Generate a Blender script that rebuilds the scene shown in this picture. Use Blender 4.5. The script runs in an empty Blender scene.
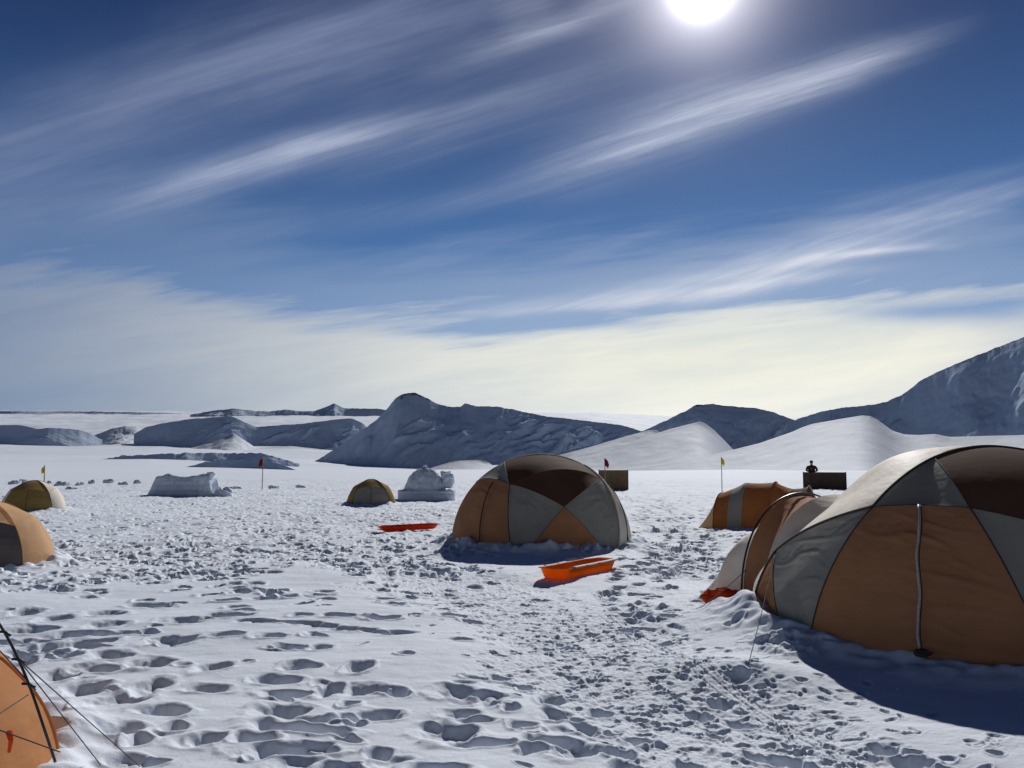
import bpy, bmesh, math, random
import numpy as np
from mathutils import Vector, Matrix

random.seed(7)
RNG = np.random.RandomState(11)
sc = bpy.context.scene
COL = sc.collection

# ------------------------------------------------------------------ camera
H = 1.85
F = 835.0
PITCH = math.atan2(76.0, F)
CP, SP = math.cos(PITCH), math.sin(PITCH)
cam_d = bpy.data.cameras.new('camera')
cam_d.sensor_width = 36.0
cam_d.lens = F / 1024 * 36
cam_d.clip_start = 0.05
cam_d.clip_end = 120000
cam = bpy.data.objects.new('camera', cam_d)
COL.objects.link(cam)
cam.location = (0, 0, H)
cam.rotation_euler = (math.pi / 2 + PITCH, 0, 0)
sc.camera = cam


def ray(px, py):
    a = (px - 512) / F
    b = (384 - py) / F
    return Vector((a, CP - b * SP, SP + b * CP))


def G(px, py, z=0.0):
    """where the sight line meets height z"""
    d = ray(px, py)
    t = (z - H) / d.z
    return Vector((d.x * t, d.y * t, z))


def at_dist(px, py, r):
    """point at horizontal distance r on the sight line"""
    d = ray(px, py)
    t = r / math.hypot(d.x, d.y)
    return Vector((d.x * t, d.y * t, H + d.z * t))


# ------------------------------------------------------------------ noise
_perm = np.arange(256)
np.random.RandomState(3).shuffle(_perm)
_perm = np.concatenate([_perm, _perm]).astype(np.int32)
_ang = np.random.RandomState(5).rand(256) * 2 * np.pi
_gx, _gy = np.cos(_ang).astype(np.float32), np.sin(_ang).astype(np.float32)


def perlin(x, y):
    x = np.asarray(x, np.float32); y = np.asarray(y, np.float32)
    xf0 = np.floor(x); yf0 = np.floor(y)
    xi = xf0.astype(np.int32) & 255; yi = yf0.astype(np.int32) & 255
    xf = x - xf0; yf = y - yf0
    u = xf * xf * xf * (xf * (xf * 6 - 15) + 10)
    v = yf * yf * yf * (yf * (yf * 6 - 15) + 10)

    def g(ix, iy, dx, dy):
        h = _perm[_perm[ix & 255] + (iy & 255)]
        return _gx[h] * dx + _gy[h] * dy
    n00 = g(xi, yi, xf, yf); n10 = g(xi + 1, yi, xf - 1, yf)
    n01 = g(xi, yi + 1, xf, yf - 1); n11 = g(xi + 1, yi + 1, xf - 1, yf - 1)
    a = n00 + u * (n10 - n00); b = n01 + u * (n11 - n01)
    return (a + v * (b - a)) * 1.5


def fbm(x, y, octv=4, gain=0.5, lac=2.03):
    s = 0; a = 1.0; t = 0
    for i in range(octv):
        s = s + a * perlin(x + 17.3 * i, y - 9.1 * i)
        t += a; a *= gain; x = x * lac; y = y * lac
    return s / t


def ridged(x, y, octv=4, gain=0.5):
    s = 0; a = 1.0; t = 0
    for i in range(octv):
        s = s + a * (1 - np.abs(perlin(x + 31.7 * i, y + 5.3 * i)) * 2)
        t += a; a *= gain; x = x * 2.1; y = y * 2.1
    return s / t


def sstep(a, b, x):
    t = np.clip((x - a) / (b - a), 0, 1)
    return t * t * (3 - 2 * t)


# ------------------------------------------------------------------ object helpers
def tag(o, label=None, cat=None, group=None, kind=None):
    if label: o['label'] = label
    if cat: o['category'] = cat
    if group: o['group'] = group
    if kind: o['kind'] = kind
    return o


def empty(name, loc=(0, 0, 0), rz=0.0):
    o = bpy.data.objects.new(name, None)
    o.empty_display_size = 0.2
    COL.objects.link(o)
    o.location = loc
    o.rotation_euler = (0, 0, rz)
    return o


def mesh_obj(name, verts, faces, mat, parent=None, smooth=True):
    me = bpy.data.meshes.new(name)
    me.from_pydata([tuple(v) for v in verts], [], faces)
    me.update()
    if smooth:
        me.polygons.foreach_set('use_smooth', [True] * len(me.polygons))
    if mat: me.materials.append(mat)
    o = bpy.data.objects.new(name, me)
    COL.objects.link(o)
    if parent: o.parent = parent
    return o


def grid_mesh(name, X, Y, Z, mat, parent=None, smooth=True, wrap=False):
    """rows x cols numpy grid into one mesh, fast"""
    nr, nc = X.shape
    co = np.empty((nr * nc, 3), np.float32)
    co[:, 0] = X.ravel(); co[:, 1] = Y.ravel(); co[:, 2] = Z.ravel()
    i = np.arange(nr - 1)[:, None]
    j = np.arange(nc if wrap else nc - 1)[None, :]
    j2 = (j + 1) % nc
    q = np.stack([i * nc + j, i * nc + j2, (i + 1) * nc + j2, (i + 1) * nc + j], -1).reshape(-1, 4)
    me = bpy.data.meshes.new(name)
    me.vertices.add(len(co)); me.vertices.foreach_set('co', co.ravel())
    me.loops.add(q.size); me.loops.foreach_set('vertex_index', q.astype(np.int32).ravel())
    me.polygons.add(len(q))
    me.polygons.foreach_set('loop_start', np.arange(0, q.size, 4, dtype=np.int32))
    me.polygons.foreach_set('loop_total', np.full(len(q), 4, np.int32))
    me.polygons.foreach_set('use_smooth', np.full(len(q), smooth))
    me.update(calc_edges=True)
    if mat: me.materials.append(mat)
    o = bpy.data.objects.new(name, me)
    COL.objects.link(o)
    if parent: o.parent = parent
    return o


class MB:
    def __init__(self):
        self.v = []; self.f = []

    def add(self, vs, fs):
        n = len(self.v)
        self.v += [Vector(p) for p in vs]
        self.f += [tuple(i + n for i in f) for f in fs]

    def box(self, c, s, rz=0.0, tilt=0.0):
        m = Matrix.Translation(c) @ Matrix.Rotation(rz, 4, 'Z') @ Matrix.Rotation(tilt, 4, 'X')
        vs = [m @ Vector((x * s[0] / 2, y * s[1] / 2, z * s[2] / 2)) for x in (-1, 1) for y in (-1, 1) for z in (-1, 1)]
        self.add(vs, [(0, 1, 3, 2), (4, 6, 7, 5), (0, 4, 5, 1), (2, 3, 7, 6), (0, 2, 6, 4), (1, 5, 7, 3)])

    def tube(self, pts, r, n=8, r2=None):
        pts = [Vector(p) for p in pts]
        rings = []
        up = Vector((0.13, 0.21, 0.97))
        for i, p in enumerate(pts):
            t = (pts[min(i + 1, len(pts) - 1)] - pts[max(i - 1, 0)]).normalized()
            a = t.cross(up)
            if a.length < 1e-3: a = t.cross(Vector((1, 0, 0)))
            a.normalize(); b = t.cross(a)
            rr = r if r2 is None else r + (r2 - r) * i / (len(pts) - 1)
            rings.append([p + (a * math.cos(k * 2 * math.pi / n) + b * math.sin(k * 2 * math.pi / n)) * rr for k in range(n)])
        vs = [p for ring in rings for p in ring]
        fs = []
        for i in range(len(rings) - 1):
            for k in range(n):
                k2 = (k + 1) % n
                fs.append((i * n + k, i * n + k2, (i + 1) * n + k2, (i + 1) * n + k))
        fs.append(tuple(range(n - 1, -1, -1)))
        fs.append(tuple((len(rings) - 1) * n + k for k in range(n)))
        self.add(vs, fs)

    def build(self, name, mat, parent=None, smooth=True):
        return mesh_obj(name, self.v, self.f, mat, parent, smooth)


# ------------------------------------------------------------------ materials
def node_mat(name):
    m = bpy.data.materials.new(name)
    m.use_nodes = True
    nt = m.node_tree
    return m, nt, nt.nodes['Principled BSDF'], nt.nodes['Material Output']


def tex_noise(nt, scale, detail=4, rough=0.5, coord='Object', stretch=None, rot=None):
    tc = nt.nodes.new('ShaderNodeTexCoord')
    n = nt.nodes.new('ShaderNodeTexNoise')
    n.inputs['Scale'].default_value = scale
    n.inputs['Detail'].default_value = detail
    n.inputs['Roughness'].default_value = rough
    if stretch:
        mp = nt.nodes.new('ShaderNodeMapping')
        mp.inputs['Scale'].default_value = stretch
        if rot: mp.inputs['Rotation'].default_value = rot
        nt.links.new(tc.outputs[coord], mp.inputs['Vector'])
        nt.links.new(mp.outputs['Vector'], n.inputs['Vector'])
    else:
        nt.links.new(tc.outputs[coord], n.inputs['Vector'])
    return n


def add_bump(nt, bsdf, src, dist, strength=1.0, prev=None):
    b = nt.nodes.new('ShaderNodeBump')
    b.inputs['Distance'].default_value = dist
    b.inputs['Strength'].default_value = strength
    nt.links.new(src, b.inputs['Height'])
    if prev is not None: nt.links.new(prev.outputs['Normal'], b.inputs['Normal'])
    nt.links.new(b.outputs['Normal'], bsdf.inputs['Normal'])
    return b


def ramp(nt, src, stops):
    r = nt.nodes.new('ShaderNodeValToRGB')
    el = r.color_ramp.elements
    while len(el) < len(stops): el.new(0.5)
    for e, (p, c) in zip(el, stops):
        e.position = p; e.color = (c[0], c[1], c[2], 1)
    nt.links.new(src, r.inputs['Fac'])
    return r


def snow_mat(name, base=(0.765, 0.82, 0.90), fine=True, sss=0.0):
    m, nt, b, out = node_mat(name)
    n = tex_noise(nt, 1.3, 5, 0.6)
    c2 = tuple(x * 0.93 for x in base)
    r = ramp(nt, n.outputs['Fac'], [(0.35, c2), (0.65, base)])
    nt.links.new(r.outputs['Color'], b.inputs['Base Color'])
    b.inputs['Roughness'].default_value = 0.8
    b.inputs['Specular IOR Level'].default_value = 0.12
    if fine:
        n1 = tex_noise(nt, 38, 6, 0.7)
        bb = add_bump(nt, b, n1.outputs['Fac'], 0.012, 0.5)
        n2 = tex_noise(nt, 260, 3, 0.7)
        add_bump(nt, b, n2.outputs['Fac'], 0.0025, 0.5, bb)
    return m


def fabric_mat(name, col, transl=0.3, wr=0.012, rough=0.8):
    """tent nylon: a little light passes through the cloth"""
    m, nt, b, out = node_mat(name)
    n = tex_noise(nt, 2.2, 5, 0.6)
    dark = tuple(x * 0.86 for x in col); lite = tuple(min(1, x * 1.06) for x in col)
    r = ramp(nt, n.outputs['Fac'], [(0.3, dark), (0.7, lite)])
    nt.links.new(r.outputs['Color'], b.inputs['Base Color'])
    b.inputs['Roughness'].default_value = rough
    b.inputs['Specular IOR Level'].default_value = 0.06
    n1 = tex_noise(nt, 1.6, 4, 0.5, stretch=(1.0, 1.0, 1.8), rot=(0.5, 0.25, 0.3))
    n2 = tex_noise(nt, 7.0, 3, 0.5, stretch=(1, 1, 2.2), rot=(-0.5, 0.3, 0))
    b1 = add_bump(nt, b, n1.outputs['Fac'], wr * 3.0, 0.6)
    b2 = add_bump(nt, b, n2.outputs['Fac'], wr * 0.7, 0.8, b1)
    tr = nt.nodes.new('ShaderNodeBsdfTranslucent')
    nt.links.new(r.outputs['Color'], tr.inputs['Color'])
    nt.links.new(b2.outputs['Normal'], tr.inputs['Normal'])
    mx = nt.nodes.new('ShaderNodeMixShader')
    mx.inputs['Fac'].default_value = transl
    nt.links.new(b.outputs['BSDF'], mx.inputs[1])
    nt.links.new(tr.outputs['BSDF'], mx.inputs[2])
    nt.links.new(mx.outputs['Shader'], out.inputs['Surface'])
    return m


def plain_mat(name, col, rough=0.5, metal=0.0, var=0.12, scale=8, spec=0.5):
    m, nt, b, out = node_mat(name)
    n = tex_noise(nt, scale, 4, 0.6)
    r = ramp(nt, n.outputs['Fac'], [(0.3, tuple(x * (1 - var) for x in col)), (0.7, tuple(min(1, x * (1 + var)) for x in col))])
    nt.links.new(r.outputs['Color'], b.inputs['Base Color'])
    b.inputs['Roughness'].default_value = rough
    b.inputs['Metallic'].default_value = metal
    b.inputs['Specular IOR Level'].default_value = spec
    return m


M_SNOW = snow_mat('camp snow')
M_BLOCK = snow_mat('packed snow block', base=(0.74, 0.79, 0.85))
M_ORANGE = fabric_mat('apricot nylon', (0.45, 0.22, 0.11), 0.22)
M_LITEOR = fabric_mat('pale apricot nylon', (0.72, 0.37, 0.17), 0.5)
M_CREAM = fabric_mat('cream nylon', (0.92, 0.83, 0.70), 0.2, rough=0.6)
M_GREY = fabric_mat('grey nylon', (0.34, 0.33, 0.29), 0.22)
M_BROWN = fabric_mat('brown nylon', (0.15, 0.085, 0.058), 0.38, wr=0.005)
M_OLIVE = fabric_mat('mustard nylon', (0.42, 0.29, 0.10), 0.3)
M_RUST = fabric_mat('rust nylon', (0.44, 0.17, 0.06), 0.4)
M_TAN = fabric_mat('sunlit tan nylon', (0.88, 0.60, 0.36), 0.5)
M_DARKF = fabric_mat('dark charcoal nylon', (0.15, 0.135, 0.13), 0.15)
M_RED = fabric_mat('orange red cloth', (0.72, 0.10, 0.02), 0.35)
M_YELLOW = fabric_mat('yellow flag cloth', (0.75, 0.65, 0.03), 0.4, wr=0.004)
M_REDFLAG = fabric_mat('dark red flag cloth', (0.30, 0.03, 0.03), 0.3, wr=0.004)
M_POLE = plain_mat('black pole', (0.02, 0.02, 0.023), 0.35)
M_SLEEVE = plain_mat('pole sleeve', (0.05, 0.035, 0.03), 0.8)
M_CANE = plain_mat('bamboo cane', (0.25, 0.2, 0.12), 0.6)
M_ZIP = plain_mat('zipper tape', (0.42, 0.40, 0.37), 0.55, var=0.25, scale=30)
M_CORD = plain_mat('dark cord', (0.035, 0.032, 0.035), 0.8)
M_SLED = fabric_mat('orange sled plastic', (0.90, 0.27, 0.02), 0.55, wr=0.002, rough=0.3)
M_SLEDRED = fabric_mat('red orange sled plastic', (0.78, 0.09, 0.02), 0.3, wr=0.002, rough=0.35)
M_BOARD = plain_mat('tan plywood', (0.20, 0.125, 0.06), 0.75, var=0.2, scale=3)
M_BOARD2 = plain_mat('dark plywood', (0.075, 0.045, 0.025), 0.75, var=0.2, scale=3)

# ------------------------------------------------------------------ tent positions (needed by the snow too)
TR = dict(c=Vector((5.22, 9.65, 0)), a=2.42, h=2.015)      # big tent at right
TC = dict(c=Vector((0.64, 18.7, 0)), a=1.98, h=1.98)      # big tent at centre
TS1 = dict(c=Vector((G(371, 505).x, G(371, 505).y, 0)), a=1.03, h=1.06)
TS2 = dict(c=Vector((G(33, 512).x, G(33, 512).y, 0)), a=1.08, h=1.12)
TS3 = dict(c=Vector((-9.55, 15.2, 0)), a=1.22, h=1.12)
TS4 = dict(c=Vector((-4.10, 4.55, 0)), a=1.52, h=1.10)

# ------------------------------------------------------------------ snow ground
az_f = np.arange(-37.5, 37.5001, 0.052)
az_l = -180 + (142.5) * (np.linspace(0, 1, 40) ** 0.8)
az_l = np.unique(np.concatenate([az_l[:-1], [-37.6]]))
az_r = -az_l[::-1]
AZ = np.radians(np.concatenate([az_l, az_f, az_r[:-1]]))      # wraps round
rr = [0.4]
while rr[-1] < 3.9: rr.append(rr[-1] * 1.09)
while rr[-1] < 12: rr.append(rr[-1] * 1.0020)
while rr[-1] < 30: rr.append(rr[-1] * 1.0033)
while rr[-1] < 95: rr.append(rr[-1] * 1.0048)
while rr[-1] < 40000: rr.append(rr[-1] * 1.013)
RR = np.array(rr)
RG, AG = np.meshgrid(RR, AZ, indexing='ij')
GX = (RG * np.sin(AG)).astype(np.float32)
GY = (RG * np.cos(AG)).astype(np.float32)
RG = RG.astype(np.float32)
Z = np.zeros_like(GX)
near = RR < 100
ni = int(near.sum())
x = GX[:ni]; y = GY[:ni]; r = RG[:ni]
z = Z[:ni]

# --- the beaten path: distance to a few centre lines
def poly_dist(pts, x, y):
    d = np.full(x.shape, 1e9, np.float32)
    for (a, b) in zip(pts[:-1], pts[1:]):
        ax, ay = a.x, a.y
        bx, by = b.x - a.x, b.y - a.y
        t = np.clip(((x - ax) * bx + (y - ay) * by) / (bx * bx + by * by), 0, 1)
        d = np.minimum(d, np.hypot(x - ax - t * bx, y - ay - t * by))
    return d


P_MAIN = [G(870, 800), G(760, 735), G(650, 670), G(560, 625), G(470, 590), G(400, 565), G(330, 540), G(270, 520), G(215, 505), G(190, 494)]
P_B = [G(560, 625), G(650, 600), G(705, 560), G(665, 520), G(690, 500), G(760, 492)]
P_C = [G(330, 540), G(400, 515), G(430, 503), G(640, 497), G(860, 494)]
P_D = [G(330, 545), G(200, 570), G(90, 545), G(40, 535)]
dm = poly_dist(P_MAIN, x, y)
db = poly_dist(P_B, x, y); dc = poly_dist(P_C, x, y); dd = poly_dist(P_D, x, y)
wob = perlin(x * 0.6, y * 0.6) * 0.5
path = np.maximum.reduce([
    1 - sstep(0.75, 1.5, dm + wob), 0.9 * (1 - sstep(0.5, 1.5, db + wob)),
    0.9 * (1 - sstep(1.2, 3.5, dc + wob)), 0.8 * (1 - sstep(0.5, 1.6, dd + wob))])
# far camp floor is churned nearly everywhere
far_rough = sstep(12, 22, r) * (0.62 + 0.38 * sstep(-0.15, 0.2, perlin(x * 0.12, y * 0.12)))
edge = 1 - sstep(70, 86, r + 10 * perlin(x * 0.05, y * 0.05))
rough = np.clip(np.maximum(path, far_rough) * edge + 0.0, 0, 1)
# smooth apron just before the centre tent
ap = np.exp(-(((x - 0.5) / 2.0) ** 2 + ((y - 15.6) / 1.0) ** 2) ** 2)
rough = rough * (1 - 0.85 * ap)

# --- macro undulation and drifts
z += 0.07 * perlin(x * 0.22, y * 0.22) + 0.035 * perlin(x * 0.7 + 9, y * 0.7)
z += 0.012 * fbm(x * 2.0, y * 3.4, 3) * (1 - rough)
z -= 0.05 * path * (1 - sstep(20, 40, r))


def gbump(cx, cy, sx, sy, h, rot=0.0, p=1.0):
    c, s = math.cos(rot), math.sin(rot)
    u = ((x - cx) * c + (y - cy) * s) / sx
    v = (-(x - cx) * s + (y - cy) * c) / sy
    return h * np.exp(-(u * u + v * v) ** p)


# --- churned surface
lump = fbm(x * 3.3 + 3, y * 3.3, 4, 0.62)
chunk = ridged(x * 2.1, y * 2.1 + 40, 4, 0.6)
fine = fbm(x * 9, y * 9, 3, 0.6)
amp = (0.022 + 0.044 * sstep(11, 30, r)) * (1 - 0.55 * (1 - sstep(0.7, 1.5, dm + wob)) * (1 - sstep(16, 26, r)))
z += rough * amp * (lump * 1.0 + 0.25 * (chunk - 0.4)) + rough * 0.015 * fine + (0.22 + rough) * 0.0075 * fbm(x * 21, y * 21, 3, .6) * (1 - sstep(12, 20, r))
big = perlin(x * 1.15, y * 1.15 + 4)
z += 0.05 * rough * sstep(11, 20, r) * np.abs(big) * 1.3

# --- snow banked against the tents
def berm(T, hgt, w, off=0.0):
    dx = x - T['c'].x; dy = y - T['c'].y
    d = np.hypot(dx, dy) - T['a'] - off
    nz = 0.7 + 0.6 * perlin(x * 1.6, y * 1.6 + 7) + 0.35 * perlin(x * 5, y * 5)
    prof = np.where(d > 0, np.exp(-(d / w) ** 2), np.exp(-(d / 0.35) ** 2))
    return hgt * prof * np.clip(nz, 0.15, 1.6)


z += berm(TR, 0.16, 0.34) + berm(TC, 0.20, 0.45) + berm(TS1, 0.12, 0.3) + berm(TS2, 0.12, 0.3) + berm(TS3, 0.14, 0.35) + berm(TS4, 0.14, 0.35)
# bank left of the big tent
g1 = G(742, 618)
z += gbump(g1.x + 0.05, g1.y, 0.6, 0.9, 0.17, 0.3) * (0.9 + 0.35 * fbm(x * 3, y * 3, 3))
g1 = G(790, 650)
z += gbump(g1.x - 0.1, g1.y + .1, 0.3, 0.4, 0.13) * (0.8 + 0.7 * fbm(x * 6, y * 6, 3))
g1 = G(735, 665)
z += gbump(g1.x, g1.y, 0.8, 0.45, 0.10, -0.5)
# thrown lumps
lumps = [(645, 612, .17, .12), (655, 616, .10, .10), (636, 608, .11, .10), (628, 603, .12, .08), (662, 606, .13, .08), (640, 600, .1, .08), (650, 604, .08, .08), (690, 560, .18, .12), (660, 545, .25, .16), (636, 538, .2, .2),
         (655, 530, .3, .2), (680, 548, .3, .16), (648, 552, .2, .12), (672, 531, .22, .16), (612, 535, .25, .2), (800, 646, .09, .09), (812, 655, .07, .07),
         (60, 588, .15, .12), (75, 580, .12, .12), (70, 545, .2, .15), (50, 560, .2, .15), (55, 575, .2, .1),
         (470, 548, .4, .14), (452, 545, .4, .14), (560, 549, .6, .16), (530, 552, .3, .12), (590, 548, .3, .12)]
for (px, py, s, h_) in lumps:
    g = G(px, py)
    z += gbump(g.x, g.y, s, s * 0.8, h_, random.random() * 3, 1.3) * (0.75 + 0.9 * fbm(x[:, :] * 8, y * 8, 2)) if False else 0
for (px, py, s, h_) in lumps:      # local window only
    g = G(px, py)
    r0 = math.hypot(g.x, g.y); a0 = math.atan2(g.x, g.y)
    w = s * 3
    i0, i1 = np.searchsorted(RR, [r0 - w, r0 + w]); j0, j1 = np.searchsorted(AZ, [a0 - w / r0, a0 + w / r0])
    i1 = min(i1, ni)
    sl = (slice(i0, i1), slice(j0, j1))
    xx = x[sl]; yy = y[sl]
    d = ((xx - g.x) ** 2 + ((yy - g.y) * 1.2) ** 2) / (s * s)
    z[sl] += h_ * .6 * np.exp(-d ** 1.1) * np.clip(0.9 + 1.3 * fbm(xx * 7, yy * 7, 4, .65), 0.1, 2)

Z_BEFORE = z.copy()
# --- footprints
def stamp(cx, cy, rot, L, W, dep, rim=0.25, soft=0.55):
    r0 = math.hypot(cx, cy); a0 = math.atan2(cx, cy)
    w = max(L, W) * 1.15
    i0, i1 = np.searchsorted(RR, [r0 - w, r0 + w]); j0, j1 = np.searchsorted(AZ, [a0 - w / r0, a0 + w / r0])
    i1 = min(i1, ni)
    if i1 - i0 < 2 or j1 - j0 < 2: return
    sl = (slice(i0, i1), slice(j0, j1))
    xx = x[sl] - cx; yy = y[sl] - cy
    c, s = math.cos(rot), math.sin(rot)
    u = (xx * c + yy * s) / (L / 2); v = (-xx * s + yy * c) / (W / 2)
    v = v * (1 + 0.22 * u)                                   # heel narrower than toe
    wv = 0.22 * perlin(x[sl] * 6.5 + cx * 3, y[sl] * 6.5) + 0.05 * perlin(x[sl] * 19, y[sl] * 19 + cx)
    q = (np.abs(u) ** 2.4 + np.abs(v) ** 2.4) ** (1 / 2.4) + wv
    hole = 1 - sstep(soft, 1.05, q)
    tilt = 1 + 0.25 * u
    z[sl] += -dep * hole * (tilt + 0.18 * perlin(x[sl] * 11 + cy * 5, y[sl] * 11)) + rim * dep * np.exp(-((q - 1.22) / 0.2) ** 2) * np.clip(0.7 + perlin(x[sl] * 5, y[sl] * 5 + 3), 0, 2)


def trail(pts, step=0.42, size=(0.34, 0.2), dep=0.1, jit=0.07, skip=0.06, both=0.13):
    """walk along a line leaving alternating prints"""
    k = 0
    for a, b in zip(pts[:-1], pts[1:]):
        d = (b - a); L = d.length
        n = max(1, int(L / step)); ang = math.atan2(d.y, d.x)
        for i in range(n):
            k += 1
            if random.random() < skip: continue
            p = a + d * (i / n)
            sd = both * (1 if k % 2 else -1)
            stamp(p.x - math.sin(ang) * sd + random.gauss(0, jit), p.y + math.cos(ang) * sd + random.gauss(0, jit),
                  ang + random.gauss(0, 0.25), size[0] * random.uniform(.85, 1.25), size[1] * random.uniform(.9, 1.25), dep * random.uniform(.7, 1.2))


# distinct post holes read off the foreground
holes = [(24, 611, 26, 9), (58, 618, 30, 7), (105, 612, 34, 7), (107, 624, 34, 7), (180, 622, 40, 6), (172, 641, 42, 9), (225, 637, 34, 5), (270, 639, 28, 5),
         (150, 663, 38, 12), (214, 669, 30, 11), (228, 617, 40, 5), (208, 692, 40, 9), (276, 682, 44, 9), (290, 649, 34, 5), (322, 649, 20, 7), (360, 669, 22, 11),
         (300, 669, 32, 8), (330, 690, 24, 13), (366, 689, 46, 12), (284, 712, 50, 15), (286, 695, 46, 6), (110, 655, 38, 9), (88, 641, 44, 8), (45, 645, 24, 9),
         (100, 668, 46, 8), (60, 655, 34, 8), (118, 702, 52, 20), (150, 688, 32, 18), (84, 690, 36, 18), (55, 676, 36, 14), (166, 715, 44, 12), (118, 737, 42, 17),
         (176, 733, 20, 6), (208, 743, 30, 13), (254, 741, 40, 7), (140, 746, 22, 9), (300, 730, 90, 9), (378, 713, 42, 12), (350, 703, 18, 6), (350, 717, 30, 7),
         (462, 690, 50, 12), (490, 697, 26, 11), (512, 702, 18, 7), (460, 710, 42, 9), (450, 729, 56, 18), (522, 718, 24, 8), (526, 680, 16, 6), (552, 690, 24, 13),
         (556, 706, 30, 12), (585, 718, 30, 14), (545, 735, 44, 10), (574, 745, 46, 20), (620, 745, 34, 12), (534, 746, 26, 10), (380, 752, 24, 12), (290, 752, 90, 12),
         (600, 700, 22, 8), (500, 672, 20, 6), (480, 740, 70, 7), (398, 690, 18, 5), (440, 770, 60, 12), (340, 770, 40, 12), (640, 728, 26, 10), (610, 722, 20, 8),
         (700, 700, 22, 7), (722, 690, 24, 8), (690, 755, 30, 10), (758, 742, 26, 7), (716, 718, 18, 6), (742, 707, 30, 7), (786, 744, 30, 8), (806, 752, 34, 8),
         (884, 736, 24, 8), (912, 748, 28, 8), (738, 672, 24, 8), (754, 668, 18, 6), (700, 600, 14, 4),
         (840, 766, 24, 8), (950, 765, 30, 8), (990, 770, 40, 8), (30, 628, 40, 7), (70, 633, 40, 6), (150, 603, 40, 5), (20, 660, 30, 10)]
for (px, py, w, hh) in holes:
    g = G(px, py + 1)
    W = w * g.length / F * 1.0
    L = min(0.55, max(0.2, (G(px, py - hh / 2).y - G(px, py + hh / 2).y) * 1.0))
    stamp(g.x, g.y, random.gauss(0, 0.12), W * 1.12, L * 0.95, random.uniform(.075, .115), 0.16, random.uniform(.18, .45))
for k in range(70):
    px_ = random.uniform(-20, 640); py_ = random.uniform(606, 775)
    g = G(px_, py_)
    stamp(g.x, g.y, random.uniform(-.7, .7), random.uniform(.12, .34), random.uniform(.09, .2), random.uniform(.02, .06), 0.3, .4)
# trodden grooves running sideways
for a, b, w_, d_ in [((0, 640), (130, 632), .3, .05), ((250, 624), (400, 634), .3, .05), ((0, 655), (90, 648), .3, .06)]:
    a = G(*a); b = G(*b)
    for t in np.linspace(0, 1, 9):
        p = a.lerp(b, t); stamp(p.x, p.y + random.gauss(0, .05), random.gauss(0, .2), 0.42, w_ * random.uniform(.4, .8), d_ * .8, 0.15)
# trails, further back
trails = [[(60, 590), (150, 586), (250, 590), (330, 596)], [(80, 575), (180, 568), (300, 572)], [(100, 560), (190, 548), (270, 540)], [(150, 600), (260, 596), (350, 600), (440, 612)],
          [(160, 555), (230, 580), (300, 600)], [(440, 555), (560, 562), (640, 560)], [(640, 570), (700, 560), (712, 535), (700, 520)],
          [(620, 590), (690, 585), (720, 600)], [(390, 540), (430, 570), (500, 585)], [(660, 500), (680, 530), (650, 580)],
          [(0, 572), (90, 570)], [(0, 580), (70, 590), (110, 600)], [(230, 520), (330, 560), (420, 600)], [(700, 540), (640, 560), (600, 600)],
          [(240, 610), (330, 620), (430, 620)], [(660, 520), (700, 515), (710, 508)], [(60, 530), (130, 525), (220, 515)], [(0, 548), (60, 552), (120, 560)], [(640, 520), (650, 505), (620, 498)]]
for t in trails:
    trail([G(*p) for p in t], step=0.34, dep=0.085, jit=0.1)
# scattered prints in the churned parts
cnt = 0
while cnt < 4600:
    px = random.uniform(-40, 1060); py = 490 + 150 * random.random() ** 1.35
    g = G(px, py)
    r0 = math.hypot(g.x, g.y)
    i = min(ni - 1, np.searchsorted(RR, r0)); j = min(len(AZ) - 1, np.searchsorted(AZ, math.atan2(g.x, g.y)))
    if random.random() > 0.12 + rough[i, j]: cnt += 0.2; continue
    if ap[i, j] > .4: continue
    if r0 < 14 and random.random() < .94: cnt += .3; continue
    cnt += 1
    big_ = r0 > 12
    stamp(g.x, g.y, random.uniform(0, 3.14), random.uniform(.2, .36), random.uniform(.12, .2), random.uniform(.03, .06) if not big_ else random.uniform(.05, .10), 0.35)
cnt = 0
while cnt < 2600:                                            # small scuffs on the beaten path
    t = random.random() * (len(P_MAIN) - 1); k = int(t)
    p = P_MAIN[k].lerp(P_MAIN[k + 1], t - k)
    cnt += 1
    stamp(p.x + random.gauss(0, .7), p.y + random.gauss(0, .7), random.uniform(0, 3.14), random.uniform(.06, .18), random.uniform(.04, .10), random.uniform(.008, .020), 0.4)
# two thin runner grooves beside the path
for off in (0, 0.09, 0.17):
    pts = [G(598, 612), G(640, 636), G(700, 672), G(760, 704), G(812, 735), G(860, 765)]
    for a, b in zip(pts[:-1], pts[1:]):
        n = int((b - a).length / 0.03)
        d_ = (b - a).normalized(); nrm = Vector((-d_.y, d_.x, 0))
        for i in range(n):
            p = a.lerp(b, i / n) + nrm * off
            stamp(p.x, p.y, math.atan2(d_.y, d_.x), 0.07, 0.022, 0.012 * random.uniform(.6, 1), 0.3)

dz = z - Z_BEFORE                                             # heaped rims never stack into spikes
dz = dz + 0.006 * np.clip(-dz / .05, 0, 1) * fbm(x * 22, y * 22, 2)
dz = np.where(dz > 0, 0.035 * np.tanh(dz / 0.035), -0.15 * np.tanh(-dz / 0.15))
z[:] = Z_BEFORE + dz
del Z_BEFORE, dz
z *= 1 - sstep(85, 99, r)
del x, y, r, z

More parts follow.
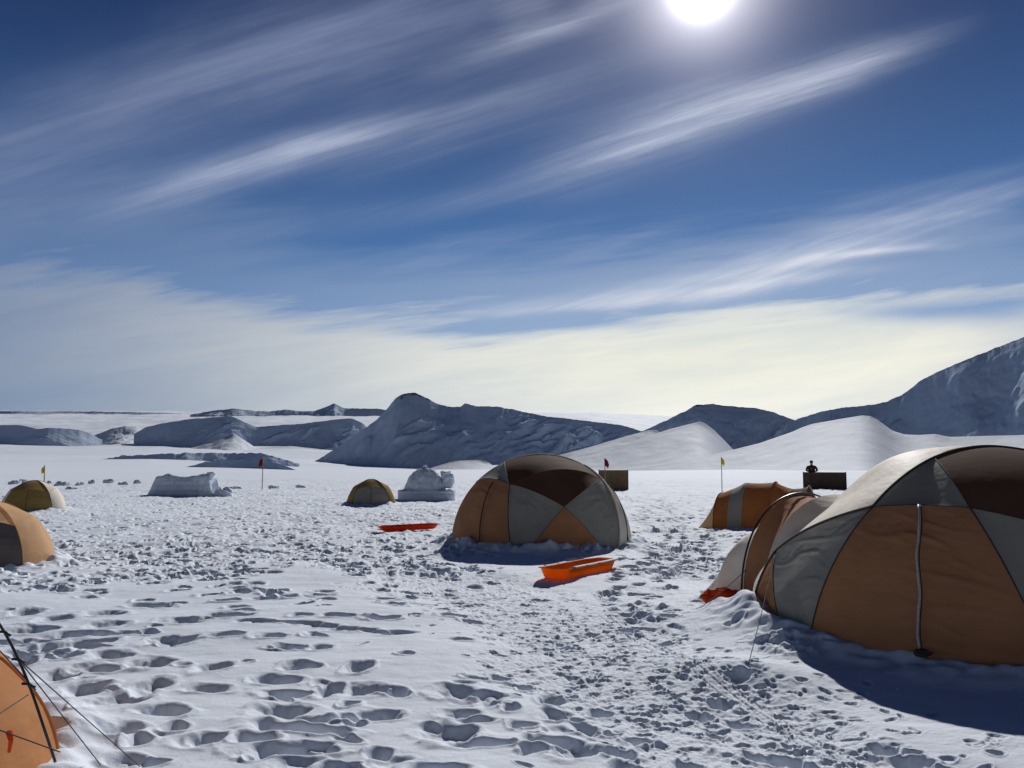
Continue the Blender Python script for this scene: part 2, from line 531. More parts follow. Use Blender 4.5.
# --- the wide snowfield beyond, rising to the far plateau
rt = np.array([130, 400, 1000, 2000, 3000, 4500, 7000, 12000, 25000, 40000.])
tab = {0: [472, 471, 468, 462, 455, 449, 436, 421, 412, 411], 150: [472, 471, 468, 462, 456, 448, 433, 420, 412.5, 411],
       300: [472, 471.5, 471, 470, 464, 452, 428, 419, 413, 412], 420: [472, 471.5, 471, 471, 470, 455, 430, 419, 413, 412],
       600: [472, 471.5, 471, 470, 460, 450, 432, 421, 414, 413], 720: [472, 471, 470, 466, 460, 452, 440, 430, 420, 418],
       1024: [472, 471, 470, 466, 460, 452, 440, 430, 420, 418]}
lf = np.linspace(math.log(100), math.log(40000), 400)
kern = np.exp(-(np.arange(-30, 31) / 12.0) ** 2); kern /= kern.sum()
tpx = sorted(tab)
elev = []
for p in tpx:
    v = np.interp(lf, np.log(rt), tab[p])
    v = np.convolve(np.pad(v, 30, mode='edge'), kern, 'valid')
    e = []
    for q in v:
        d = ray(p, q); e.append(d.z / math.hypot(d.x, d.y))
    elev.append(e)
elev = np.array(elev)
taz = np.array([math.atan2(ray(p, 440).x, ray(p, 440).y) for p in tpx])
fi = np.arange(ni, len(RR))
rf = RR[fi]
E = np.stack([np.interp(np.log(rf), lf, elev[k]) for k in range(len(tpx))], 0)    # k x rows
mid = E.mean(0)
aw = np.clip((np.abs(AZ) - 0.8) / 0.8, 0, 1)
EI = np.empty((len(rf), len(AZ)), np.float32)
for i in range(len(rf)):
    v = np.interp(AZ, taz, E[:, i])
    EI[i] = v * (1 - aw) + mid[i] * aw
bl = sstep(100, 150, rf)[:, None]
ZF = (H + rf[:, None] * EI) * bl
xf = GX[ni:]; yf = GY[ni:]
ZF += (fbm(xf / 900, yf / 900, 4) * 0.012 * np.minimum(rf, 9000)[:, None] * 0.5) * sstep(300, 1500, rf)[:, None]
ZF += 0.10 * fbm(xf / 22, yf / 22, 3) * bl * (1 - sstep(200, 500, rf)[:, None])
Z[ni:] = ZF
ground = grid_mesh('snow_ground', GX, GY, Z, M_SNOW, wrap=True)
tag(ground, 'trampled snow of the camp reaching to the far snowfields', None, kind='structure')


def ground_z(px_, py_):
    r0 = math.hypot(px_, py_)
    i = min(len(RR) - 1, int(np.searchsorted(RR, r0))); j = min(len(AZ) - 1, int(np.searchsorted(AZ, math.atan2(px_, py_))))
    return float(Z[i, j])


# ------------------------------------------------------------------ mountains
def mountain_mat(name, rock_amt=0.5):
    m, nt, b, out = node_mat(name)
    att = nt.nodes.new('ShaderNodeAttribute'); att.attribute_name = 'rock'
    n = tex_noise(nt, 0.006, 8, 0.7)
    r = ramp(nt, n.outputs['Fac'], [(0.35, (0.60, 0.72, 0.88)), (0.65, (0.70, 0.79, 0.91))])  # snow tinted bluer than its own colour, for the skylit shade on the slopes
    rk = ramp(nt, tex_noise(nt, 0.03, 6, 0.7).outputs['Fac'], [(0.35, (0.05, 0.05, 0.06)), (0.7, (0.13, 0.12, 0.12))])
    nz = tex_noise(nt, 0.035, 8, 0.75)
    ad = nt.nodes.new('ShaderNodeMath'); ad.operation = 'ADD'
    nt.links.new(att.outputs['Fac'], ad.inputs[0]); nt.links.new(nz.outputs['Fac'], ad.inputs[1])
    st = nt.nodes.new('ShaderNodeMapRange'); st.inputs['From Min'].default_value = 1.0; st.inputs['From Max'].default_value = 1.12
    nt.links.new(ad.outputs[0], st.inputs['Value'])
    mx = nt.nodes.new('ShaderNodeMixRGB')
    nt.links.new(st.outputs['Result'], mx.inputs['Fac'])
    nt.links.new(r.outputs['Color'], mx.inputs[1]); nt.links.new(rk.outputs['Color'], mx.inputs[2])
    nt.links.new(mx.outputs['Color'], b.inputs['Base Color'])
    b.inputs['Roughness'].default_value = 0.9
    b.inputs['Specular IOR Level'].default_value = 0.0
    nb = tex_noise(nt, 0.02, 9, 0.72)
    b0 = add_bump(nt, b, nb.outputs['Fac'], 3, 0.2)
    nb2 = tex_noise(nt, 0.004, 6, 0.6, stretch=(1.0, 2.6, 2.6), rot=(0, 0.3, 0.5))
    add_bump(nt, b, nb2.outputs['Fac'], 30, 0.22, b0)
    return m


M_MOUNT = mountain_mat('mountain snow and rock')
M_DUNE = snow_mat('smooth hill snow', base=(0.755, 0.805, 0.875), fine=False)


def mountain(name, crest, D, front, back=15, rough=0.3, spur=1.0, rock=0.0, concave=1.0, rockband=0.12, label=None, mat=None, seed=0, jag=0.5, extra=1.5, rows=130, step=0.8, dslope=0.0, smooth_crest=1.3, drift=0.14):
    px = np.arange(crest[0][0], crest[-1][0] + .01, step)
    py = np.interp(px, [c[0] for c in crest], [c[1] for c in crest])
    if smooth_crest:
        k = np.exp(-(np.arange(-6, 7) * step / smooth_crest) ** 2); k /= k.sum()
        py = np.convolve(np.pad(py, 6, mode='edge'), k, 'valid')
    py = py + jag * fbm(px * 0.11 + seed, px * 0 + seed, 4, 0.6) * 1.6
    a = (px - 512) / F; b = (384 - py) / F
    dx = a; dy = CP - b * SP; dz = SP + b * CP
    hl = np.hypot(dx, dy)
    ux, uy = dx / hl, dy / hl
    Dc = D * (1 + dslope * (px - px.mean()) / 500)
    Dc = Dc * (1 + 0.015 * perlin(px / 70.0 + seed * 3, px * 0 + 2.2))
    zc = H + Dc * dz / hl
    nk = int(30 / step)
    ks = np.exp(-(np.arange(-nk, nk + 1) * step / 14.0) ** 2); ks /= ks.sum()
    zsm = np.convolve(np.pad(zc, nk, mode='edge'), ks, 'valid')
    tf = math.tan(math.radians(front))
    zb = H + Dc * (ray(512, 476).z)
    zmax = (zc - zb).max()
    Lf = zmax / tf * extra
    s_f = np.linspace(1, 0, rows) ** 1.3 * Lf
    s_b = -np.linspace(0, 1, 26)[1:] ** 1.5 * (zmax / math.tan(math.radians(back))) * 1.1
    s = np.concatenate([s_f, s_b])
    S, C = np.meshgrid(s, np.arange(len(px)), indexing='ij')
    R_ = Dc[C] - S
    X = ux[C] * R_; Y = uy[C] * R_
    zc_ = zc[C]
    zs_ = zsm[C]; fade_ = np.exp(-(np.abs(S) / (0.22 * zmax)) ** 1.0)
    zc_ = zs_ + (zc_ - zs_) * fade_
    if concave == 1.0:
        zz = zc_ - np.abs(S) * np.where(S > 0, tf, math.tan(math.radians(back)))
    else:
        hh_ = np.maximum(zc_ - zb[C], 0.5); zb_ = zb[C]
        t = np.clip(S / (hh_ / tf * concave), 0, 1)
        zz = np.where(S > 0, zb_ + hh_ * (1 - t) ** concave - np.maximum(S - hh_ / tf * concave, 0) * 0.05, zc_ + S * math.tan(math.radians(back)))
    # round the very crest so it is not a knife edge
    sc_ = zmax
    ramp_ = sstep(0, 0.35 * sc_, np.abs(S))
    wx = X + sc_ * 0.5 * fbm(X / (sc_ * 1.5) + 5, Y / (sc_ * 1.5), 3); wy_ = Y * 0.8 + X * 0.35
    n1 = 0.5 + 0.55 * ridged(wx / (sc_ * 1.6) + seed, wy_ / (sc_ * 2.4) + seed, 5, 0.42) - 0.25
    n2 = fbm(X / (sc_ * 0.35) + seed, Y / (sc_ * 0.6), 5, 0.6)
    zz = zz + ramp_ * sc_ * (0.42 * spur * (n1 - 0.55) + 0.10 * rough * n2) + (1 - ramp_) * sc_ * 0.015 * rough * n2
    if mat is None:
        dr = ridged((X * .8 + Y * .6) / (sc_ * 1.1) + seed * 1.7, (Y * .8 - X * .6) / (sc_ * 0.42) + seed, 4, .5)
        msk = sstep(-0.1, 0.35, perlin(X / (sc_ * 1.3) + seed, Y / (sc_ * 1.3) + 2.5))
        zz = zz + ramp_ * sc_ * drift * np.clip(dr - 0.45, 0, 1) * (0.25 + msk)
    o = grid_mesh(name, X, Y, zz, mat or M_MOUNT)
    at = o.data.attributes.new('rock', 'FLOAT', 'POINT')
    hrel = (zz - zb[C]) / np.maximum(zc_ - zb[C], 1)
    rk = rock * np.exp(-((1 - hrel) / rockband) ** 2) * np.clip((zc_ - zb[C]) / zmax, 0, 1) ** 3
    at.data.foreach_set('value', rk.astype(np.float32).ravel())
    tag(o, label, None, kind='structure')
    return o


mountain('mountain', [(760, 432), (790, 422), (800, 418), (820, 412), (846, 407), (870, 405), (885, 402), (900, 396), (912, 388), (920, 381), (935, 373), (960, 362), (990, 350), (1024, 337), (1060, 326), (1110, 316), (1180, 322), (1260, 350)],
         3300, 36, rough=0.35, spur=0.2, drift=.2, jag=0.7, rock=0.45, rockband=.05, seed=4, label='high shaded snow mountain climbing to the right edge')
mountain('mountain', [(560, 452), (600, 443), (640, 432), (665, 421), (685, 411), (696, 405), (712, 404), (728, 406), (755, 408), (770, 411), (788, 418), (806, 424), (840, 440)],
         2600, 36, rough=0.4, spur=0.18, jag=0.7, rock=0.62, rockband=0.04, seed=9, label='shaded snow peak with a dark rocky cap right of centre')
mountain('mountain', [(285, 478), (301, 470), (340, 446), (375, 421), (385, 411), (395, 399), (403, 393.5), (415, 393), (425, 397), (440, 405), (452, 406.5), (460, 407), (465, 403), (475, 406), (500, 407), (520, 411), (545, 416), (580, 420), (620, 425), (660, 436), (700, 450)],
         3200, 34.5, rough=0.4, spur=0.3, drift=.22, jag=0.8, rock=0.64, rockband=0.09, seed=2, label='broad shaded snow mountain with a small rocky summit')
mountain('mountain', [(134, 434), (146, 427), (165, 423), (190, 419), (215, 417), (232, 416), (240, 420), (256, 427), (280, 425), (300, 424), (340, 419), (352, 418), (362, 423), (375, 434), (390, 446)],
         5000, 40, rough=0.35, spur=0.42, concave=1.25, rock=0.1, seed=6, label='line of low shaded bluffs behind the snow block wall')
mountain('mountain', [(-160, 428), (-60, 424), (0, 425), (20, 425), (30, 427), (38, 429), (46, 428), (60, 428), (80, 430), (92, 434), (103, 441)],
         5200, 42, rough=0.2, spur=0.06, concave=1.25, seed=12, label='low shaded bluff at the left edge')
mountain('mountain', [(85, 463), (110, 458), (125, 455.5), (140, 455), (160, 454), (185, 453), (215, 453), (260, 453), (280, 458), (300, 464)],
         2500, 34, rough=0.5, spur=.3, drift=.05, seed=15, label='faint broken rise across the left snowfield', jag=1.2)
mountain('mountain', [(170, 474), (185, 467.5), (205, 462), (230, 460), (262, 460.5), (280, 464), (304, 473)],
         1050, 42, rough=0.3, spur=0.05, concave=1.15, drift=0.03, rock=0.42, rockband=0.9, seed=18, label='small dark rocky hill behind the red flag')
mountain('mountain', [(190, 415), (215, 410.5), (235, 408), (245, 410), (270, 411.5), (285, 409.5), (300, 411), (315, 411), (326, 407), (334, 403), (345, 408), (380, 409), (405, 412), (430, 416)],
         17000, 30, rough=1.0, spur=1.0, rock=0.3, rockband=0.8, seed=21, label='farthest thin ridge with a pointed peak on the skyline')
mountain('mountain', [(-200, 411), (0, 411), (100, 411.5), (160, 412.5), (190, 414)], 21000, 30, rough=0.5, spur=0.5, rock=0.5, rockband=0.5, seed=25, jag=0.2, label='thin dark skyline ridge at far left')
mountain('snow_hill', [(100, 455), (150, 446.5), (190, 448), (212, 443), (226, 436), (233, 433), (241, 438), (256, 448), (290, 446), (320, 449), (350, 459)],
         4550, 16, back=20, rough=0.3, spur=0.3, concave=1.5, seed=61, mat=M_DUNE, jag=0.35, label='bright snow fold spilling from the low bluffs', extra=2.2)
mountain('snow_hill', [(84, 440), (100, 433), (112, 428.5), (125, 426), (135, 426.5), (146, 430), (158, 437)],
         5600, 20, back=20, rough=0.6, spur=0.5, concave=1.3, seed=65, mat=M_DUNE, jag=0.5, label='small bright snow fold between the two shaded bluffs', extra=2.2)
mountain('snow_hill', [(165, 474), (185, 471), (215, 469.5), (250, 468), (285, 468.5), (312, 473)],
         980, 14, back=20, rough=0.3, spur=0.2, concave=1.4, seed=69, mat=M_DUNE, jag=0.2, label='low bright snow swell at the foot of the small rocky hill', extra=2.2) if False else None
mountain('snow_hill', [(520, 468), (552, 457), (590, 447), (627, 436), (648, 430.5), (656, 430), (662, 434), (672, 443), (686, 458)],
         2150, 15, back=26, rough=0.12, spur=0.12, concave=1.5, seed=51, mat=M_DUNE, jag=0.3, label='thin bright snow rib between the shaded mountain and the snow ramp', extra=2.2)
mountain('snow_hill', [(470, 473), (520, 469), (560, 463), (600, 453), (640, 439), (670, 429), (690, 424), (700, 421.5), (706, 424), (714, 430), (726, 442), (745, 462)],
         1650, 14, back=26, rough=0.1, spur=0.10, concave=1.5, seed=31, mat=M_DUNE, jag=0.1, label='smooth bright snow ramp below the rocky cap', extra=2.2)
mountain('snow_hill', [(560, 474), (620, 469), (660, 464.5), (712, 455), (760, 443), (793, 431.5), (803, 427), (812, 424), (840, 419), (862, 415.5), (870, 416), (878, 420), (893, 431), (905, 434.5), (920, 435), (935, 434), (950, 437), (985, 436), (1024, 435), (1100, 433), (1200, 440)],
         1300, 12, back=26, rough=0.1, spur=0.08, concave=1.5, seed=35, mat=M_DUNE, jag=0.12, label='smooth bright snow hill with a rounded hump below the high mountain', extra=2.2)
mountain('snow_hill', [(415, 473), (428, 469), (440, 465), (455, 461), (475, 460), (486, 461), (494, 466), (504, 472)],
         2000, 14, back=16, rough=0.2, spur=0.1, concave=1.4, seed=38, mat=M_DUNE, jag=0.15, label='small bright snow hump behind the igloo', extra=2.2)

# ------------------------------------------------------------------ tents
_fu, _fv = np.meshgrid(np.linspace(0, 1, 64), np.linspace(0, 1, 64), indexing='ij')
FOLD = 0.8 * perlin(_fu * 1.7 + _fv * 1.1, _fv * 4.5 - _fu * 1.3 + 3)
FOLD = FOLD - 0.9 * np.exp(-(perlin(_fu * 1.4 + 7, _fv * 6.5 - _fu * 1.6) / 0.09) ** 2) * np.clip(0.4 + perlin(_fu * 2.5, _fv * 2.5), 0, 1)
FOLD = FOLD + 0.5 * np.exp(-(perlin(_fu * 2.0 - 3, _fv * 10 + _fu * 1.9) / 0.10) ** 2) * np.clip(0.3 + perlin(_fu * 3 + 9, _fv * 3), 0, 1)


def proj(T, P, off=0.0, k=0.0):
    """push a point (relative to the tent centre) out to the dome"""
    a = T['a']; h = T['h']
    q = math.sqrt((P.x * P.x + P.y * P.y) / (a * a) + P.z * P.z / (h * h))
    s = 1.0 / max(q, 1e-6)
    P = P * s
    n = Vector((P.x / (a * a), P.y / (a * a), P.z / (h * h))).normalized()
    return P + n * (off - k)


def hit(T, px, py):
    """dome point seen at that place of the photograph (relative)"""
    o = Vector((0, 0, H)) - T['c']; d = ray(px, py)
    a = T['a']; h = T['h']
    S = Vector((1 / a, 1 / a, 1 / h))
    o2 = Vector((o.x * S.x, o.y * S.y, o.z * S.z)); d2 = Vector((d.x * S.x, d.y * S.y, d.z * S.z))
    A = d2.dot(d2); B = o2.dot(d2); C = o2.dot(o2) - 1
    disc = B * B - A * C
    t = (-B - math.sqrt(disc)) / A if disc > 0 else -B / A
    return proj(T, o + d * t)


def foot(T, px, py, z=-0.08):
    p = hit(T, px, py)
    return dome_at(T, math.degrees(math.atan2(p.x, -p.y)), z)


def dome_at(T, az, z):
    """az in degrees: 0 faces the camera (-Y), + to the right"""
    w = T['a'] * math.sqrt(max(0.0, 1 - (z / T['h']) ** 2))
    a = math.radians(az)
    return Vector((w * math.sin(a), -w * math.cos(a), z))


def patch(T, corners, n=22, sag=0.03, off=0.0, ruled=False, mid=None, mat_soft=True):
    """tri or quad patch on the dome, a little slack between its edges"""
    vs = []; fs = []
    if len(corners) == 4:
        A, B, C, D_ = corners
        for i in range(n + 1):
            for j in range(n + 1):
                u, v = i / n, j / n
                fold = float(FOLD[int(u * 63), int(v * 63)])
                P = (A * (1 - u) + B * u) * (1 - v) + (D_ * (1 - u) + C * u) * v
                if ruled:                                    # cloth pulled straight between two arched poles
                    lo_ = proj(T, A * (1 - u) + B * u); hi_ = proj(T, D_ * (1 - u) + C * u + ((mid - (D_ + C) / 2) * (4 * u * (1 - u)) if mid else Vector()))
                    wgt = min(1.0, u / .05, (1 - u) / .05); wgt = wgt * wgt * (3 - 2 * wgt)
                    rp = proj(T, lo_.lerp(hi_, v)); e_ = 16 * u * (1 - u) * v * (1 - v)
                    vs.append(proj(T, P).lerp(rp, wgt) + Vector((0, .0, -.01 * max(0, e_) ** .8 * (1 + .15 * fold))))
                    continue
                e_ = max(0.0, 16 * u * (1 - u) * v * (1 - v)); k = sag * e_ ** .9 + fold * sag * (.5 if mat_soft else .12) * e_ ** .5
                vs.append(proj(T, P, off, k))
        for i in range(n):
            for j in range(n):
                a = i * (n + 1) + j
                fs.append((a, a + 1, a + n + 2, a + n + 1))
    else:
        A, B, C = corners
        idx = {}
        for i in range(n + 1):
            for j in range(n + 1 - i):
                u, v = i / n, j / n; w = 1 - u - v
                idx[(i, j)] = len(vs)
                vs.append(proj(T, A * w + B * u + C * v, off, sag * max(0.0, 27 * u * v * w) ** 0.9))
        for i in range(n):
            for j in range(n - i):
                fs.append((idx[i, j], idx[i + 1, j], idx[i, j + 1]))
                if i + j < n - 1: fs.append((idx[i + 1, j], idx[i + 1, j + 1], idx[i, j + 1]))
    return vs, fs


def inside(T, P, corners):
    """is the direction of P inside the convex cone of corners"""
    m = sum(corners, Vector()) / len(corners)
    n = len(corners)
    for i in range(n):
        nn = corners[i].cross(corners[(i + 1) % n])
        if nn.length < 1e-9: continue
        nn.normalize()
        s = 1 if nn.dot(m) > 0 else -1
        if nn.dot(P) * s < 0.0: return False
    return True


def edge_pts(T, A, B, off=0.012, n=24):
    return [proj(T, A.lerp(B, i / n), off) for i in range(n + 1)]


def make_dome(name, T, label, cat, group, panels, poles, canopy_mat, base_n=180, rows=56, canopy_name='canopy', sag=0.03, squash=None):
    root = empty(name, T['c'])
    tag(root, label, cat, group)
    # canopy: the whole dome except where a panel is sewn in
    if T is TR: base_n, rows = 320, 110
    vs = []; keep = []
    for i in range(rows + 1):
        zt = math.sin((i / rows) * math.pi / 2)
        zz = -0.12 + (T['h'] + 0.12) * zt
        zz = min(zz, T['h'] * 0.99999)
        for j in range(base_n):
            vs.append(dome_at(T, j * 360 / base_n, zz))
    fs = []
    for i in range(rows):
        for j in range(base_n):
            j2 = (j + 1) % base_n
            f = (i * base_n + j, i * base_n + j2, (i + 1) * base_n + j2, (i + 1) * base_n + j)
            c = sum((vs[k] for k in f), Vector()) / 4
            if not any(inside(T, c, p[1] if len(p[1]) < 5 else p[1][:3] + [p[1][4], p[1][3]]) for p in panels): fs.append(f)
    vs = [v + v.normalized() * -0.004 for v in vs]
    if squash:                                               # the roof slopes off flat behind the first arch
        nn, dd0, kk, xa, xb = squash
        for i_, v in enumerate(vs):
            d_ = v.dot(nn) - dd0
            t_ = min(1, max(0, (v.x - xa) / (xb - xa)))
            if d_ > 0: vs[i_] = v - nn * (d_ * d_ / (d_ + .22) * kk * t_ * t_ * (3 - 2 * t_))
    mesh_obj(canopy_name, vs, fs, canopy_mat, root)
    for pn, corners, mat, lab in panels:
        mid = corners[4] if len(corners) == 5 else None
        if mid: corners = corners[:3] + [corners[3]]
        v, f = patch(T, corners, 63 if T is TR else 36, sag, ruled=bool(mid), mid=mid, mat_soft=pn != 'roof_panel')
        o = mesh_obj(pn, v, f, mat, root)
        if lab: o['label'] = lab
    for pn, seq, rad, mat in poles:
        mb = MB()
        for A, B in zip(seq[:-1], seq[1:]):
            mb.tube(edge_pts(T, A, B, rad * 0.6), rad, 6)
        mb.build(pn, mat, root)
    return root


# --- big tent at right
T = TR
N1 = hit(T, 873, 507); N2 = hit(T, 970, 508); N3 = hit(T, 934, 458)
P0 = hit(T, 776, 551); B1 = foot(T, 809, 650); B0 = foot(T, 787, 625); BL = foot(T, 757, 600); PL = hit(T, 757, 590)
B2 = foot(T, 1060, 688)
R1 = hit(T, 1078, 536); B3 = dome_at(T, 75, -.08)
AP2 = proj(T, Vector((1.6, -.45, 1.45))); AP1 = hit(T, 1000, 440); APX = Vector((0.55, 0.35, 2.0)); R2_ = dome_at(T, 75, 1.2)
print('R nodes', [tuple(round(c, 2) for c in p) for p in (N1, N2, N3, P0, B1, B0, PL)])
TOPB = Vector((-0.35, 0.6, 1.95))
panelsR = [
    ('door_panel', [N1, N2, B2, B1], M_ORANGE, 'orange cloth door panel with an upright zipper'),
    ('side_panel', [P0, N1, B1, B0], M_GREY, 'grey cloth panel left of the door'),
    ('side_panel', [PL, P0, B0, BL], M_ORANGE, 'narrow orange cloth panel at the left foot'),
    ('side_panel', [N1, N3, N2], M_GREY, 'grey triangular panel over the door'),
    ('roof_panel', [N2, R1, AP2, N3, AP1], M_BROWN, 'brown cloth roof panel over the crown'),
    ('side_panel', [N2, R1, B2], M_GREY, 'grey cloth panel right of the door'),
    ('side_panel', [R1, R2_, B3, B2], M_ORANGE, None),
    
]
tentR = make_dome('dome_tent', T, 'largest dome tent, near right, orange door panel with long grey zipper facing us', 'tent', None, panelsR,
                  [('pole_sleeve', [BL, PL, P0, N1, N3, AP1, AP2], 0.014, M_SLEEVE), ('pole_sleeve', [B1, N1], 0.007, M_SLEEVE), ('pole_sleeve', [N3, N2, B2], 0.007, M_SLEEVE), ('pole_sleeve', [N2, R1, R2_], 0.007, M_SLEEVE), ('seam', [B0, P0], 0.005, M_SLEEVE), ('seam', [N1, N2], 0.005, M_SLEEVE)],
                  M_CREAM, sag=0.05, squash=(Vector((-0.5826, 0.2160, 0.7835)), 1.72, 0.85, -0.4, -1.4))
mb = MB()
zt = hit(T, 921, 505); zb = foot(T, 918, 660)
pts = [proj(T, hit(T, 919 + 1.2 * math.sin(i * .35) - 0.5 * math.sin(i * .13), 506 + (zi - 506) * i / 40), 0.0) * 1.008 for zi in (662,) for i in range(41)]
mb.tube([p + Vector((0.003 * math.sin(i * .9), 0, 0)) for i, p in enumerate(pts)], 0.012, 8)
zp = mb.build('zipper', M_ZIP, tentR)
mb = MB()
mb.tube([p + Vector((0.020, -0.004, 0)) for p in pts], 0.006, 6)
mb.build('zipper_flap', M_SLEEVE, tentR)
# weight bag at the zipper foot
g = T['c'] + dome_at(T, math.degrees(math.atan2(zb.x, -zb.y)), 0.12) - Vector((0, 0.08, 0))


def blob(dim, seed, nu=28, nv=16, box=2.0, amp=0.12, sc_=2.0, flat=0.0):
    """lumpy closed body, box > 2 makes it squarer"""
    vs = []; fs = []
    for i in range(nv + 1):
        th = math.pi * i / nv
        for j in range(nu):
            ph = 2 * math.pi * j / nu
            d = Vector((math.sin(th) * math.cos(ph), math.sin(th) * math.sin(ph), math.cos(th)))
            q = (abs(d.x) ** box + abs(d.y) ** box + abs(d.z) ** box) ** (1 / box)
            d = d / q
            n = float(perlin(np.array([d.x * sc_ + seed + d.z * 1.3]), np.array([d.y * sc_ + d.z * 1.7 - seed]))[0]) + 0.5 * float(perlin(np.array([d.x * sc_ * 2.3 - seed + d.z]), np.array([d.y * sc_ * 2.3 + d.z * 3]))[0])
            d = d * (1 + amp * n)
            vs.append(Vector((d.x * dim[0], d.y * dim[1], d.z * dim[2])))
    for i in range(nv):
        for j in range(nu):
            fs.append((i * nu + j, (i + 1) * nu + j, (i + 1) * nu + (j + 1) % nu, i * nu + (j + 1) % nu))
    return vs, fs


v, f = blob((.075, .06, .035), 3, amp=.3)
mesh_obj('hem_toggle', [p + (g - T['c']) for p in v], f, M_SLEEVE, tentR)


# --- hooped cloth between arches (vestibules, tunnel tents)
def loft(sections, s0, s1, v0, v1, ns=16, nv=20, sag=0.05, inset=0.0):
    """sections: (cx, cy, dir angle of the arch, half width, height)"""
    vs = []; fs = []
    m = len(sections) - 1
    for i in range(ns + 1):
        s = s0 + (s1 - s0) * i / ns
        k = min(int(s), m - 1); t = s - k
        A, B = sections[k], sections[k + 1]
        cx, cy, an, hw, hh = [A[q] * (1 - t) + B[q] * t for q in range(5)]
        pull = sag * 4 * t * (1 - t)
        for j in range(nv + 1):
            v_ = v0 + (v1 - v0) * j / nv
            th = math.pi * v_
            lx = -math.cos(th); lz = math.sin(th) ** 0.85 if math.sin(th) > 0 else 0
            rr_ = 1 - pull * (0.4 + 0.6 * abs(math.sin(2 * th))) - inset
            px_ = hw * lx * rr_; pz = hh * lz * rr_
            vs.append(Vector((cx + px_ * math.cos(an), cy + px_ * math.sin(an), pz - (0.05 if pz < 0.02 else 0))))
    for i in range(ns):
        for j in range(nv):
            a = i * (nv + 1) + j
            fs.append((a, a + 1, a + nv + 2, a + nv + 1))
    return vs, fs


def hoop(sec, rad, n=30, grow=1.01, v0=0.0, v1=1.0):
    cx, cy, an, hw, hh = sec
    pts = []
    for j in range(n + 1):
        th = math.pi * (v0 + (v1 - v0) * j / n)
        s = max(math.sin(th), 0)
        pts.append(Vector((cx - hw * grow * math.cos(th) * math.cos(an), cy - hw * grow * math.cos(th) * math.sin(an), hh * grow * s ** 0.85 - (0.05 if s < 0.02 else 0))))
    return pts


cR = TR['c']
an = math.atan2(0.46, 0.89)
secs = [(4.95 - cR.x, 10.35 - cR.y, an, 1.5, 1.25), (4.25 - cR.x, 11.1 - cR.y, an, 1.30, 1.40), (3.98 - cR.x, 11.55 - cR.y, an, 1.10, 1.36), (3.72 - cR.x, 11.78 - cR.y, an, 1.14, 0.95), (3.42 - cR.x, 12.05 - cR.y, an, 1.02, 0.05)]
v, f = loft(secs, 0, 1.0, 0, 1, sag=0.06)
o = mesh_obj('vestibule', v, f, M_CREAM, tentR); o['label'] = 'cream cloth of the porch joining the dome'
v, f = loft(secs, 1.0, 2.0, 0, 1, sag=0.07)
o = mesh_obj('vestibule', v, f, M_ORANGE, tentR); o['label'] = 'orange cloth of the porch next to its black hoop'
v, f = loft(secs, 2.0, 4.0, 0, 1, sag=0.04)
o = mesh_obj('vestibule', v, f, M_CREAM, tentR); o['label'] = 'cream end of the porch staked to the snow'
mb = MB(); mb.tube(hoop(secs[2], .012, grow=1.03), 0.013, 8); mb.build('porch_hoop', M_POLE, tentR)
# orange red skirt of the porch
mb = MB()
p0 = G(712, 598); p1 = G(738, 606); 
v, f = blob((.26, .12, .12), 9, amp=.35)
o = mesh_obj('snow_skirt', [p + (G(722, 606) - cR) + Vector((0, 0, .09)) for p in v], f, M_RED, tentR); o['label'] = 'crumpled orange red cloth skirt at the porch foot'


def guy(parent, a, b, c0=Vector((0, 0, 0)), rad=0.004, sagz=0.02, name='guy_line'):
    a = Vector(a) - c0; b = Vector(b) - c0
    pts = []
    for i in range(13):
        t = i / 12
        p = a.lerp(b, t); p.z -= sagz * 4 * t * (1 - t)
        pts.append(p)
    m = MB(); m.tube(pts, rad, 5)
    return m.build(name, M_CORD, parent)


gp = G(700, 614); gp.z = ground_z(gp.x, gp.y) + 0.02
guy(tentR, cR + Vector((secs[2][0] - 1.0 * math.cos(an), secs[2][1] - 1.0 * math.sin(an), .45)), gp, cR)
gp = G(748, 668); gp.z = ground_z(gp.x, gp.y) + 0.02
guy(tentR, cR + P0, gp, cR)

